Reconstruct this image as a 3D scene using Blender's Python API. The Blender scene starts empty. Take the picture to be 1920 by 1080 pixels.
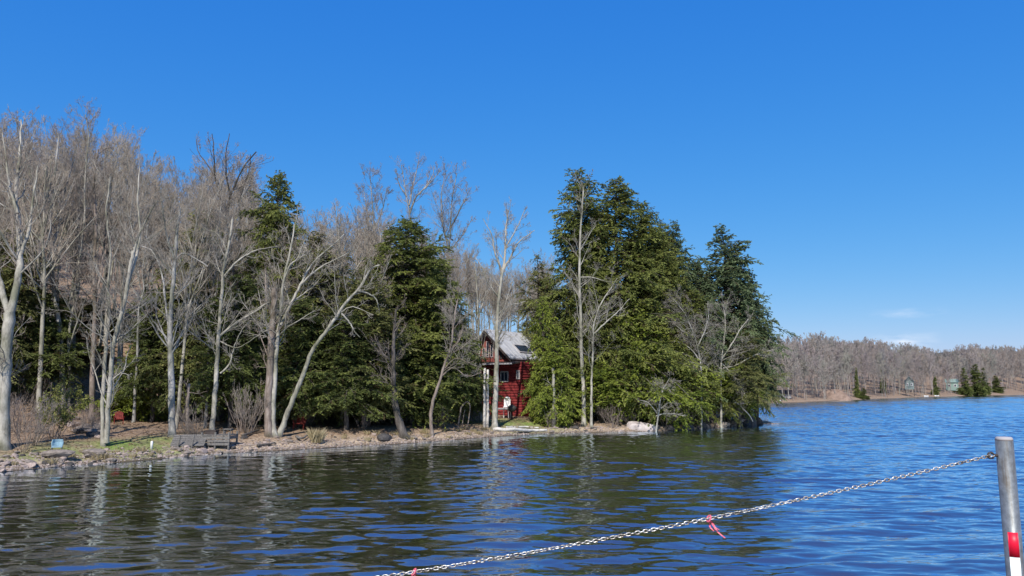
import bpy, math, random
import numpy as np
from mathutils import Vector

scn = bpy.context.scene
R = math.radians

# ------------------------------------------------------------------ camera
FPX, PITCH, EYE = 1400.0, math.atan(188 / 1400), 3.0
cam_d = bpy.data.cameras.new("camera")
cam = bpy.data.objects.new("camera", cam_d)
scn.collection.objects.link(cam)
cam.location = (0, 0, EYE)
cam.rotation_euler = (math.pi / 2 + PITCH, 0, 0)
cam_d.sensor_width = 36
cam_d.lens = 36 * FPX / 1920
cam_d.clip_start = 0.1
cam_d.clip_end = 6000
scn.camera = cam

# ------------------------------------------------------------------ light
SUN_EL = R(44)
SX, SY = -0.16, -0.987                                # horizontal direction towards the sun
w = bpy.data.worlds.new("World")
scn.world = w
w.use_nodes = True
wt = w.node_tree
wt.nodes.clear()
sky = wt.nodes.new("ShaderNodeTexSky")
sky.sky_type = 'NISHITA'
sky.sun_disc = False
sky.sun_elevation = SUN_EL
sky.sun_rotation = math.atan2(SX, SY)
sky.air_density = 1.0
sky.dust_density = 0.3
sky.ozone_density = 2.6
hs = wt.nodes.new("ShaderNodeHueSaturation")
hs.inputs['Saturation'].default_value = 1.22
hs.inputs['Value'].default_value = 1.0
bg = wt.nodes.new("ShaderNodeBackground")
bg.inputs[1].default_value = 0.125
wo = wt.nodes.new("ShaderNodeOutputWorld")
# thin fair-weather cloud just above the far hills
tc = wt.nodes.new("ShaderNodeTexCoord")
sep = wt.nodes.new("ShaderNodeSeparateXYZ")
wt.links.new(tc.outputs['Generated'], sep.inputs[0])


def wmath(op, a, b=None, c=None, clamp=False):
    n = wt.nodes.new("ShaderNodeMath")
    n.operation = op
    n.use_clamp = clamp
    for i, v in enumerate((a, b, c)):
        if v is None:
            continue
        if isinstance(v, (int, float)):
            n.inputs[i].default_value = v
        else:
            wt.links.new(v, n.inputs[i])
    return n.outputs[0]


def bump_mask(v, c, hw):
    d = wmath('ABSOLUTE', wmath('SUBTRACT', v, c))
    return wmath('SUBTRACT', 1.0, wmath('DIVIDE', d, hw), clamp=True)


az = wmath('ARCTAN2', sep.outputs[0], sep.outputs[1])
el = sep.outputs[2]
mp = wt.nodes.new("ShaderNodeMapping")
mp.inputs['Scale'].default_value = (40, 40, 150)
wt.links.new(tc.outputs['Generated'], mp.inputs[0])
nz = wt.nodes.new("ShaderNodeTexNoise")
nz.inputs['Scale'].default_value = 1.0
nz.inputs['Detail'].default_value = 5
wt.links.new(mp.outputs[0], nz.inputs['Vector'])
m1 = wmath('MULTIPLY', bump_mask(az, 0.482, 0.042), bump_mask(el, 0.054, 0.013))
m2 = wmath('MULTIPLY', bump_mask(az, 0.49, 0.045), bump_mask(el, 0.088, 0.007))
mm = wmath('ADD', wmath('MULTIPLY', m1, 1.5), wmath('MULTIPLY', m2, 0.7))
cl = wmath('MULTIPLY', mm, wmath('SUBTRACT', nz.outputs[0], 0.35), clamp=True)
cl = wmath('MULTIPLY', cl, 1.6, clamp=True)
mix = wt.nodes.new("ShaderNodeMixRGB")
wt.links.new(cl, mix.inputs[0])
wt.links.new(sky.outputs[0], hs.inputs['Color'])
# deep spring-day blue: per channel response of the sky radiance
ssep = wt.nodes.new("ShaderNodeSeparateColor")
scom = wt.nodes.new("ShaderNodeCombineColor")
wt.links.new(hs.outputs[0], ssep.inputs[0])
for ci, (kk, pw) in enumerate(((0.47, 1.12), (0.515, 0.645), (0.746, 0.27))):
    v = wmath('MULTIPLY', wmath('POWER', wmath('MULTIPLY', ssep.outputs[ci], 0.125), pw), kk / 0.125)
    wt.links.new(v, scom.inputs[ci])
wt.links.new(scom.outputs[0], mix.inputs[1])
mix.inputs[2].default_value = (6.2, 6.6, 7.4, 1)
wt.links.new(mix.outputs[0], bg.inputs[0])
wt.links.new(bg.outputs[0], wo.inputs[0])

sun_d = bpy.data.lights.new("sun", 'SUN')
sun_d.energy = 5.0
sun_d.angle = R(0.5)
sun_d.color = (1.0, 0.95, 0.87)
sun = bpy.data.objects.new("sun", sun_d)
scn.collection.objects.link(sun)
sdir = Vector((SX * math.cos(SUN_EL), SY * math.cos(SUN_EL), math.sin(SUN_EL)))
sun.rotation_euler = sdir.to_track_quat('Z', 'Y').to_euler()

scn.view_settings.view_transform = 'Standard'
scn.view_settings.look = 'None'
scn.view_settings.exposure = 0.28
scn.view_settings.gamma = 1.0
scn.view_settings.use_curve_mapping = False
scn.cycles.max_bounces = 8
scn.cycles.transparent_max_bounces = 8

# ------------------------------------------------------------------ pixel <-> world
CP, SP = math.cos(PITCH), math.sin(PITCH)


def ray(px, py):
    u, v = (px - 960) / FPX, (540 - py) / FPX
    return np.array([u, CP - v * SP, SP + v * CP])


def at(px, py, Y):
    d = ray(px, py)
    return np.array([0, 0, EYE]) + d * (Y / d[1])


def water_at(px, py):
    d = ray(px, py)
    return np.array([0, 0, EYE]) + d * (-EYE / d[2])


# ------------------------------------------------------------------ helpers
COL = scn.collection


def np_mesh(name, V, F, mats, smooth=False, tint=None, fmat=None):
    """V (n,3), F (m,k) int array or list of such arrays"""
    me = bpy.data.meshes.new(name)
    Fs = F if isinstance(F, list) else [F]
    Fs = [np.asarray(f, dtype=np.int32) for f in Fs if len(f)]
    V = np.asarray(V, dtype=np.float32)
    me.vertices.add(len(V))
    me.vertices.foreach_set('co', V.ravel())
    loops = np.concatenate([f.ravel() for f in Fs])
    sizes = np.concatenate([np.full(len(f), f.shape[1], dtype=np.int32) for f in Fs])
    starts = np.concatenate([[0], np.cumsum(sizes)[:-1]]).astype(np.int32)
    me.loops.add(len(loops))
    me.loops.foreach_set('vertex_index', loops)
    me.polygons.add(len(sizes))
    me.polygons.foreach_set('loop_start', starts)
    me.polygons.foreach_set('loop_total', sizes)
    me.polygons.foreach_set('use_smooth', np.full(len(sizes), smooth, dtype=bool))
    if fmat is not None:
        me.polygons.foreach_set('material_index', np.asarray(fmat, dtype=np.int32))
    if tint is not None:
        at_ = me.attributes.new('tint', 'FLOAT', 'POINT')
        at_.data.foreach_set('value', np.asarray(tint, dtype=np.float32))
    me.update(calc_edges=True)
    for m in (mats if isinstance(mats, (list, tuple)) else [mats]):
        me.materials.append(m)
    return me


def link(name, me, parent=None, label=None, cat=None, group=None, kind=None):
    o = bpy.data.objects.new(name, me)
    COL.objects.link(o)
    if parent:
        o.parent = parent
    tag(o, label, cat, group, kind)
    return o


def tag(o, label=None, cat=None, group=None, kind=None):
    if label:
        o['label'] = label
    if cat:
        o['category'] = cat
    if group:
        o['group'] = group
    if kind:
        o['kind'] = kind


def empty(name, loc, label, cat, group=None, rz=0.0, sc=None):
    o = bpy.data.objects.new(name, None)
    COL.objects.link(o)
    o.location = loc
    o.rotation_euler = (0, 0, rz)
    o.empty_display_size = 0.2
    if sc is not None:
        o.scale = sc
    tag(o, label, cat, group)
    return o


class MB:
    """collects boxes / prisms / tubes into one mesh"""

    def __init__(self):
        self.V, self.F, self.n = [], {}, 0

    def add(self, V, F):
        V = np.asarray(V, float)
        self.V.append(V)
        for f in F:
            self.F.setdefault(len(f), []).append([i + self.n for i in f])
        self.n += len(V)
        return self

    def hexa(self, P):          # 8 points: bottom ring then top ring
        return self.add(P, [(3, 2, 1, 0), (4, 5, 6, 7), (0, 1, 5, 4), (1, 2, 6, 5), (2, 3, 7, 6), (3, 0, 4, 7)])

    def box(self, c, s, ax=None):
        c = np.asarray(c, float)
        ax = np.eye(3) if ax is None else np.asarray(ax, float)
        q = [(-1, -1, -1), (1, -1, -1), (1, 1, -1), (-1, 1, -1), (-1, -1, 1), (1, -1, 1), (1, 1, 1), (-1, 1, 1)]
        return self.hexa([c + sum(ax[i] * a[i] * s[i] / 2 for i in range(3)) for a in q])

    def prism(self, A, B):      # two matching polygons
        n = len(A)
        F = [tuple(range(n))[::-1], tuple(range(n, 2 * n))]
        F += [(i, (i + 1) % n, n + (i + 1) % n, n + i) for i in range(n)]
        return self.add(list(A) + list(B), F)

    def tube(self, P, r, sides=8):
        P = np.asarray(P, float)
        r = np.full(len(P), r) if np.isscalar(r) else np.asarray(r, float)
        V, F = tubes(P[None], r[None], sides, cap=True)
        return self.add(V, [tuple(f) for g in F for f in g])

    def build(self, name, mat, parent=None, smooth=False, **kw):
        me = np_mesh(name, np.concatenate(self.V), [np.array(f) for f in self.F.values()], mat, smooth)
        return link(name, me, parent, **kw)


def nrm(a):
    return a / np.maximum(np.linalg.norm(a, axis=-1, keepdims=True), 1e-9)


def tubes(P, r, sides=3, cap=False):
    """P (N,K,3), r (N,K) -> verts, [quads, caps]"""
    N, K, _ = P.shape
    t = nrm(np.gradient(P, axis=1))
    md = nrm(P[:, -1] - P[:, 0])
    ref = np.where((np.abs(md[:, 2]) > 0.8)[:, None], np.array([[1.0, 0, 0]]), np.array([[0, 0, 1.0]]))
    n1 = nrm(np.cross(t, ref[:, None, :]))
    n2 = np.cross(t, n1)
    a = np.arange(sides) / sides * 2 * np.pi
    V = (P[:, :, None, :] + r[:, :, None, None] * (np.cos(a)[None, None, :, None] * n1[:, :, None, :]
                                                  + np.sin(a)[None, None, :, None] * n2[:, :, None, :]))
    V = V.reshape(-1, 3)
    base = (np.arange(N) * K * sides)[:, None, None] + (np.arange(K - 1) * sides)[None, :, None]
    s = np.arange(sides)[None, None, :]
    s2 = (np.arange(sides)[None, None, :] + 1) % sides
    F = np.stack([base + s, base + s2, base + sides + s2, base + sides + s], -1).reshape(-1, 4)
    out = [F]
    if cap:
        b0 = (np.arange(N) * K * sides)[:, None] + np.arange(sides)[None, ::-1]
        b1 = (np.arange(N) * K * sides)[:, None] + (K - 1) * sides + np.arange(sides)[None]
        out += [b0, b1]
    return V, out


def vnoise(x, y, seed=0):
    """smooth value noise, 0..1"""
    xi, yi = np.floor(x).astype(np.int64), np.floor(y).astype(np.int64)
    fx, fy = x - xi, y - yi
    fx, fy = fx * fx * (3 - 2 * fx), fy * fy * (3 - 2 * fy)

    def h(i, j):
        v = (i * 374761393 + j * 668265263 + seed * 1442695041) & 0x7fffffff
        v = ((v ^ (v >> 13)) * 1274126177) & 0x7fffffff
        return ((v ^ (v >> 16)) & 0xffff) / 65535.0
    a = h(xi, yi) * (1 - fx) + h(xi + 1, yi) * fx
    b = h(xi, yi + 1) * (1 - fx) + h(xi + 1, yi + 1) * fx
    return a * (1 - fy) + b * fy


def fbm(x, y, seed=0, o=3):
    s, a, t = 0, 1.0, 0
    for k in range(o):
        s = s + a * vnoise(x * 2 ** k, y * 2 ** k, seed + k)
        t += a
        a *= 0.5
    return s / t


# ------------------------------------------------------------------ materials
def mat_base(name):
    m = bpy.data.materials.new(name)
    m.use_nodes = True
    nt = m.node_tree
    p = nt.nodes['Principled BSDF']
    p.inputs['Specular IOR Level'].default_value = 0.25
    return m, nt, p


def nn(nt, typ, **kw):
    n = nt.nodes.new(typ)
    for k, v in kw.items():
        n.inputs[k.replace('_', ' ')].default_value = v
    return n


def ramp(nt, fac, stops):
    n = nt.nodes.new('ShaderNodeValToRGB')
    e = n.color_ramp.elements
    while len(e) < len(stops):
        e.new(0.5)
    for i, (p, c) in enumerate(stops):
        e[i].position = p
        e[i].color = (*c, 1)
    nt.links.new(fac, n.inputs[0])
    return n.outputs[0]


def noisy(name, stops, scale=4, detail=6, rough=0.85, bump=0.0, stretch=(1, 1, 1), metal=0.0, spec=0.25, bscale=None):
    m, nt, p = mat_base(name)
    tcn = nt.nodes.new('ShaderNodeTexCoord')
    mpn = nn(nt, 'ShaderNodeMapping', Scale=stretch)
    nt.links.new(tcn.outputs['Object'], mpn.inputs[0])
    n = nn(nt, 'ShaderNodeTexNoise', Scale=scale, Detail=detail, Roughness=0.65)
    nt.links.new(mpn.outputs[0], n.inputs['Vector'])
    nt.links.new(ramp(nt, n.outputs[0], stops), p.inputs['Base Color'])
    p.inputs['Roughness'].default_value = rough
    p.inputs['Metallic'].default_value = metal
    p.inputs['Specular IOR Level'].default_value = spec
    if bump:
        n2 = nn(nt, 'ShaderNodeTexNoise', Scale=bscale or scale * 2, Detail=6, Roughness=0.7)
        nt.links.new(mpn.outputs[0], n2.inputs['Vector'])
        b = nn(nt, 'ShaderNodeBump', Strength=0.8, Distance=bump)
        nt.links.new(n2.outputs[0], b.inputs['Height'])
        nt.links.new(b.outputs[0], p.inputs['Normal'])
    return m


def bark(name, dark, mid, light):
    m = noisy(name, [(0.3, dark), (0.46, mid), (0.66, light)], scale=2.6, detail=9, rough=0.9, bump=0.03,
              stretch=(2.4, 2.4, 0.7), bscale=7)
    nt = m.node_tree
    p = nt.nodes['Principled BSDF']
    src = p.inputs['Base Color'].links[0].from_socket
    tcn = nt.nodes.new('ShaderNodeTexCoord')
    n = nn(nt, 'ShaderNodeTexNoise', Scale=0.55, Detail=5, Roughness=0.6)
    nt.links.new(tcn.outputs['Object'], n.inputs['Vector'])
    f = ramp(nt, n.outputs[0], [(0.44, (0, 0, 0)), (0.60, (1, 1, 1))])
    mx = nt.nodes.new('ShaderNodeMixRGB')
    mx.blend_type = 'MULTIPLY'
    nt.links.new(f, mx.inputs[0])
    nt.links.new(src, mx.inputs[1])
    mx.inputs[2].default_value = (0.42, 0.44, 0.36, 1)
    nt.links.new(mx.outputs[0], p.inputs['Base Color'])
    return m


M_BARK_PALE = bark('bark_pale', (0.13, 0.118, 0.10), (0.31, 0.285, 0.24), (0.44, 0.41, 0.35))
M_BARK_GREY = bark('bark_grey', (0.13, 0.12, 0.11), (0.27, 0.255, 0.235), (0.40, 0.385, 0.36))
M_BARK_DARK = bark('bark_dark', (0.035, 0.03, 0.027), (0.085, 0.072, 0.064), (0.15, 0.13, 0.115))
M_BARK_BROWN = bark('bark_brown', (0.09, 0.07, 0.06), (0.20, 0.155, 0.13), (0.30, 0.25, 0.215))


def twig_mat(name, c1, c2):
    m, nt, p = mat_base(name)
    oi = nt.nodes.new('ShaderNodeObjectInfo')
    nt.links.new(ramp(nt, oi.outputs['Random'], [(0.0, c1), (1.0, c2)]), p.inputs['Base Color'])
    p.inputs['Roughness'].default_value = 0.85
    return m


M_TWIG = twig_mat('twig', (0.22, 0.18, 0.15), (0.28, 0.235, 0.20))
M_TWIG_PALE = twig_mat('twig_pale', (0.22, 0.195, 0.165), (0.29, 0.26, 0.22))
M_TWIG_BG = twig_mat('twig_hillside', (0.26, 0.215, 0.17), (0.38, 0.32, 0.255))
M_TWIG_BUD = twig_mat('twig_budding', (0.25, 0.19, 0.17), (0.27, 0.235, 0.185))
M_TWIG_FAR, nt, p = mat_base('twig_far_shore')
fa = nt.nodes.new('ShaderNodeAttribute')
fa.attribute_name = 'tint'
foi = nt.nodes.new('ShaderNodeObjectInfo')
fad = nt.nodes.new('ShaderNodeMath')
fad.operation = 'ADD'
nt.links.new(fa.outputs['Fac'], fad.inputs[0])
nt.links.new(foi.outputs['Random'], fad.inputs[1])
ffr = nt.nodes.new('ShaderNodeMath')
ffr.operation = 'FRACT'
nt.links.new(fad.outputs[0], ffr.inputs[0])
nt.links.new(ramp(nt, ffr.outputs[0], [(0.0, (0.25, 0.225, 0.205)), (0.3, (0.31, 0.255, 0.24)), (0.55, (0.28, 0.265, 0.22)), (0.8, (0.33, 0.265, 0.225)), (1.0, (0.24, 0.225, 0.215))]), p.inputs['Base Color'])
p.inputs['Roughness'].default_value = 0.85


def needle_mat(name, dark, light, brown=(0.10, 0.075, 0.035)):
    m, nt, p = mat_base(name)
    a = nt.nodes.new('ShaderNodeAttribute')
    a.attribute_name = 'tint'
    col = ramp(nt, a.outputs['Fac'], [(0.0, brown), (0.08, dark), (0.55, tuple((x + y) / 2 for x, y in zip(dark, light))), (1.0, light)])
    nt.links.new(col, p.inputs['Base Color'])
    p.inputs['Roughness'].default_value = 0.6
    p.inputs['Specular IOR Level'].default_value = 0.3
    tr = nt.nodes.new('ShaderNodeBsdfTranslucent')
    nt.links.new(col, tr.inputs[0])
    mx = nt.nodes.new('ShaderNodeMixShader')
    mx.inputs[0].default_value = 0.36
    out = nt.nodes['Material Output']
    nt.links.new(p.outputs[0], mx.inputs[1])
    nt.links.new(tr.outputs[0], mx.inputs[2])
    nt.links.new(mx.outputs[0], out.inputs[0])
    return m


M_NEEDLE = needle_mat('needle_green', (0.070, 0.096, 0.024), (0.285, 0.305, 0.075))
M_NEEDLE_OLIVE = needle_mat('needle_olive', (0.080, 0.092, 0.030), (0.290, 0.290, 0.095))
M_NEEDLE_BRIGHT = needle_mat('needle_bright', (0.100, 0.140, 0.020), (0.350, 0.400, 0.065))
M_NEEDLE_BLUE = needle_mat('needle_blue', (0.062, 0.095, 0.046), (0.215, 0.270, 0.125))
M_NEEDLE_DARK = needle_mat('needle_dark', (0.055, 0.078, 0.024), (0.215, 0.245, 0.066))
M_LEAF_YELLOW = needle_mat('leaf_yellow_green', (0.14, 0.15, 0.035), (0.30, 0.31, 0.08))
M_STRAW = needle_mat('dry_grass', (0.30, 0.24, 0.13), (0.50, 0.42, 0.26))

M_ROCK = noisy('rock', [(0.3, (0.11, 0.09, 0.078)), (0.55, (0.235, 0.195, 0.165)), (0.75, (0.34, 0.29, 0.25))], scale=5, bump=0.03)
M_ROCK_PINK = noisy('rock_pink', [(0.3, (0.20, 0.15, 0.13)), (0.55, (0.34, 0.27, 0.235)), (0.75, (0.44, 0.37, 0.33))], scale=5, bump=0.02)
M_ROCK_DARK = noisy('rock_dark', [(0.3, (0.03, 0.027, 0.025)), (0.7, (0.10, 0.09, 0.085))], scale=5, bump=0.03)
M_GREYWOOD = noisy('weathered_wood', [(0.3, (0.07, 0.065, 0.06)), (0.7, (0.20, 0.185, 0.17))], scale=3, stretch=(6, 1, 6), bump=0.004)
M_PALEWOOD = noisy('pale_driftwood', [(0.3, (0.34, 0.31, 0.275)), (0.7, (0.56, 0.525, 0.48))], scale=4, stretch=(1, 1, 1), bump=0.006)

# ------------------------------------------------------------------ land shape
SHORE_PX = [(0, 885), (70, 878), (150, 872), (230, 866), (300, 860), (420, 850), (480, 847), (560, 843), (620, 839),
            (700, 835), (800, 829), (880, 822), (940, 818), (1000, 814), (1060, 812), (1120, 811), (1180, 810),
            (1240, 808), (1300, 804), (1360, 801), (1400, 798), (1422, 795)]
FAR_PX = [(1380, 758), (1420, 757), (1500, 755), (1600, 750.5), (1700, 746), (1800, 743), (1920, 740), (2050, 738.2)]
shore = [tuple(water_at(*p)[:2]) for p in SHORE_PX]
far_shore = [tuple(water_at(*p)[:2]) for p in FAR_PX]
POLY = [(-1500, -40), (-200, -5), (-60, 5), (-34, 14), (-24, 22)] + shore + \
       [(22.5, 64), (22.4, 68), (22, 74), (24, 88), (29, 108), (36, 132), (42, 142)] + far_shore + \
       [(420, 470), (700, 640), (1500, 760), (1500, 2600), (-1500, 2600)]
POLY = np.array(POLY, float)


def signed_d(x, y):
    """distance to the waterline, positive on land"""
    x, y = np.asarray(x, float), np.asarray(y, float)
    d2 = np.full(x.shape, 1e18)
    ins = np.zeros(x.shape, bool)
    n = len(POLY)
    for i in range(n):
        a, b = POLY[i], POLY[(i + 1) % n]
        e = b - a
        t = np.clip(((x - a[0]) * e[0] + (y - a[1]) * e[1]) / (e @ e), 0, 1)
        d2 = np.minimum(d2, (x - a[0] - t * e[0]) ** 2 + (y - a[1] - t * e[1]) ** 2)
        if a[1] != b[1]:
            c = ((a[1] > y) != (b[1] > y)) & (x < e[0] * (y - a[1]) / e[1] + a[0])
            ins ^= c
    d = np.sqrt(d2)
    return np.where(ins, d, -d)


def sstep(a, b, v):
    t = np.clip((v - a) / (b - a), 0, 1)
    return t * t * (3 - 2 * t)


def ground(x, y):
    x, y = np.asarray(x, float), np.asarray(y, float)
    d = signed_d(x, y)
    nb = fbm(x * 0.7, y * 0.7, 3)
    d = d + (nb - 0.5) * 0.9 * np.exp(-np.abs(d) / 3)
    far = sstep(120, 150, y)
    z = np.where(d < 0, np.maximum(-1.5, d * 0.35), 0.28 * sstep(0, 0.9, d) + 0.30 * sstep(0.8, 3.5, d))
    near_rise = 0.055 * np.clip(d - 2, 0, 14) + 0.42 * np.clip(d - 13, 0, 60) * (1 - far)
    far_rise = (0.080 + 0.140 * sstep(90, 240, x)) * np.clip(d, 0, 120)
    z = z + np.where(d > 0, near_rise * (1 - far) + far_rise * far, 0)
    z = z + (fbm(x * 0.35, y * 0.35, 9) - 0.5) * 0.25 * sstep(0.5, 5, d) + (fbm(x * 1.7, y * 1.7, 5) - 0.5) * 0.16 * sstep(0.0, 0.8, d)
    # the bank the photograph is taken from
    dn = 6.4 - y - 0.02 * np.abs(x) + (fbm(x * 0.5, y * 0.5, 21) - 0.5)
    zn = np.where(dn < 0, np.maximum(-1.5, dn * 0.5), 1.35 * sstep(0, 2.6, dn))
    zn = np.where(np.abs(x) < 60, zn, -1.5)
    return np.maximum(z, zn)


def gz(x, y):
    return float(ground(np.array([x]), np.array([y]))[0])


def on_ground(px, py, lo=8, hi=140):
    """where the sight line through a pixel meets the land"""
    ys = np.linspace(lo, hi, 1300)
    d = ray(px, py)
    P = np.array([0, 0, EYE])[None] + d[None] * (ys / d[1])[:, None]
    g = ground(P[:, 0], P[:, 1])
    hit = np.nonzero(P[:, 2] <= g)[0]
    i = hit[0] if len(hit) else len(ys) - 1
    return np.array([P[i, 0], P[i, 1], g[i]])


def axis_nodes(lo, hi, f0, f1, step, grow=1.12):
    mid = list(np.arange(f0, f1 + 1e-6, step))
    s, v, right = step, f1, []
    while v < hi:
        s *= grow
        v += s
        right.append(min(v, hi))
    s, v, left = step, f0, []
    while v > lo:
        s *= grow
        v -= s
        left.append(max(v, lo))
    return np.array(left[::-1] + mid + right)


def grid_mesh(name, xs, ys, zf, mat):
    X, Y = np.meshgrid(xs, ys)
    Z = zf(X.ravel(), Y.ravel())
    V = np.stack([X.ravel(), Y.ravel(), Z], -1)
    nx, ny = len(xs), len(ys)
    i = (np.arange(ny - 1)[:, None] * nx + np.arange(nx - 1)[None]).ravel()
    F = np.stack([i, i + 1, i + nx + 1, i + nx], -1)
    return np_mesh(name, V, F, mat, True)


# ground material: leaf litter, gravel edge, patches of grass
m, nt, p = mat_base('lakeshore_ground')
tcn = nt.nodes.new('ShaderNodeTexCoord')
n_a = nn(nt, 'ShaderNodeTexNoise', Scale=0.9, Detail=8, Roughness=0.7)
n_b = nn(nt, 'ShaderNodeTexNoise', Scale=7.0, Detail=6, Roughness=0.7)
n_g = nn(nt, 'ShaderNodeTexNoise', Scale=0.7, Detail=5, Roughness=0.6)
for n in (n_a, n_b, n_g):
    nt.links.new(tcn.outputs['Object'], n.inputs['Vector'])
litter = ramp(nt, n_b.outputs[0], [(0.3, (0.10, 0.066, 0.044)), (0.5, (0.24, 0.165, 0.112)), (0.7, (0.40, 0.30, 0.205))])
gravel = ramp(nt, n_b.outputs[0], [(0.3, (0.22, 0.155, 0.105)), (0.5, (0.44, 0.34, 0.24)), (0.7, (0.58, 0.475, 0.36))])
grass = ramp(nt, n_b.outputs[0], [(0.3, (0.08, 0.115, 0.025)), (0.5, (0.16, 0.225, 0.05)), (0.7, (0.27, 0.31, 0.09))])
zat = nt.nodes.new('ShaderNodeSeparateXYZ')
nt.links.new(tcn.outputs['Object'], zat.inputs[0])


def nmath(nt, op, a, b=None, clamp=False):
    n = nt.nodes.new('ShaderNodeMath')
    n.operation = op
    n.use_clamp = clamp
    for i, v in enumerate((a, b)):
        if v is None:
            continue
        if isinstance(v, (int, float)):
            n.inputs[i].default_value = v
        else:
            nt.links.new(v, n.inputs[i])
    return n.outputs[0]


def nmix(nt, f, a, b):
    n = nt.nodes.new('ShaderNodeMixRGB')
    nt.links.new(f, n.inputs[0])
    for i, v in ((1, a), (2, b)):
        if isinstance(v, tuple):
            n.inputs[i].default_value = (*v, 1)
        else:
            nt.links.new(v, n.inputs[i])
    return n.outputs[0]


fz = nmath(nt, 'SUBTRACT', 1.35, nmath(nt, 'MULTIPLY', zat.outputs[2], 2.4))
fz = nmath(nt, 'ADD', fz, nmath(nt, 'MULTIPLY', nmath(nt, 'SUBTRACT', n_a.outputs[0], 0.5), 1.2), True)
farf = nmath(nt, 'SUBTRACT', 1.0, nmath(nt, 'DIVIDE', zat.outputs[1], 140.0), True)
fz = nmath(nt, 'MULTIPLY', fz, nmath(nt, 'ADD', farf, 0.25), True)
col = nmix(nt, fz, litter, gravel)
ga = nt.nodes.new('ShaderNodeAttribute')
ga.attribute_name = 'tint'
gm = nmath(nt, 'MULTIPLY', ga.outputs['Fac'], nmath(nt, 'MULTIPLY', n_g.outputs[0], 2.6))
gm = nmath(nt, 'SUBTRACT', gm, 0.45, True)
col = nmix(nt, gm, col, grass)
wet = nmath(nt, 'SUBTRACT', 1.0, nmath(nt, 'DIVIDE', zat.outputs[2], 0.17), True)
col = nmix(nt, wet, col, (0.07, 0.05, 0.036))
nt.links.new(col, p.inputs['Base Color'])
p.inputs['Roughness'].default_value = 0.95
bmp = nn(nt, 'ShaderNodeBump', Strength=1.0, Distance=0.06)
nt.links.new(n_b.outputs[0], bmp.inputs['Height'])
nt.links.new(bmp.outputs[0], p.inputs['Normal'])
M_GROUND = m

xs = axis_nodes(-1500, 1500, -34, 26, 0.3)
ys = axis_nodes(-60, 2400, 18, 70, 0.3)
me = grid_mesh('ground', xs, ys, ground, M_GROUND)
GRASS = [(250, 842, 3.2, 1.0), (300, 838, 3.0, 1.0), (120, 852, 2.0, 0.8), (50, 860, 1.8, 0.8), (150, 835, 2.5, 0.6), (970, 795, 4.5, 0.95),
         (340, 815, 2.2, .5), (250, 800, 5.0, 0.35)]
co = np.empty(len(me.vertices) * 3, np.float32)
me.vertices.foreach_get('co', co)
co = co.reshape(-1, 3)
gmask = np.zeros(len(co))
for px, py, rad, s in GRASS:
    c = on_ground(px, py)
    gmask = np.maximum(gmask, s * np.exp(-(((co[:, 0] - c[0]) ** 2 + (co[:, 1] - c[1]) ** 2) / rad ** 2)))
a_ = me.attributes.new('tint', 'FLOAT', 'POINT')
a_.data.foreach_set('value', gmask.astype(np.float32))
link('ground', me, kind='structure')

# ------------------------------------------------------------------ water
gh = bpy.data.node_groups.new('wave_height', 'ShaderNodeTree')
gh.interface.new_socket('Vector', in_out='INPUT', socket_type='NodeSocketVector')
gh.interface.new_socket('Height', in_out='OUTPUT', socket_type='NodeSocketFloat')
gi, go = gh.nodes.new('NodeGroupInput'), gh.nodes.new('NodeGroupOutput')


def wave(scale, stretch, detail, rz, a, dist=0.35):
    mpn = nn(gh, 'ShaderNodeMapping', Scale=stretch)
    mpn.inputs['Rotation'].default_value = (0, 0, rz)
    gh.links.new(gi.outputs[0], mpn.inputs[0])
    n = nn(gh, 'ShaderNodeTexNoise', Scale=scale, Detail=detail, Roughness=0.5, Distortion=dist)
    gh.links.new(mpn.outputs[0], n.inputs['Vector'])
    return nmath(gh, 'MULTIPLY', n.outputs[0], a)


hs_ = nmath(gh, 'ADD', wave(1.0, (0.9, 3.2, 1), 2.0, R(5), 0.016), wave(1.0, (2.4, 8.0, 1), 1.5, R(-8), 0.006))
hs_ = nmath(gh, 'ADD', hs_, wave(1.0, (0.20, 0.65, 1), 0.0, R(12), 0.004))
gh.links.new(hs_, go.inputs[0])

m = bpy.data.materials.new('lake_water')
m.use_nodes = True
nt = m.node_tree
nt.nodes.clear()
tcn = nt.nodes.new('ShaderNodeTexCoord')
EPS = 0.03


def h_at(off):
    va = nt.nodes.new('ShaderNodeVectorMath')
    va.operation = 'ADD'
    va.inputs[1].default_value = off
    nt.links.new(tcn.outputs['Object'], va.inputs[0])
    g_ = nt.nodes.new('ShaderNodeGroup')
    g_.node_tree = gh
    nt.links.new(va.outputs[0], g_.inputs[0])
    return g_.outputs[0]


h0, hx, hy = h_at((0, 0, 0)), h_at((EPS, 0, 0)), h_at((0, EPS, 0))
sepw = nt.nodes.new('ShaderNodeSeparateXYZ')
nt.links.new(tcn.outputs['Object'], sepw.inputs[0])
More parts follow.
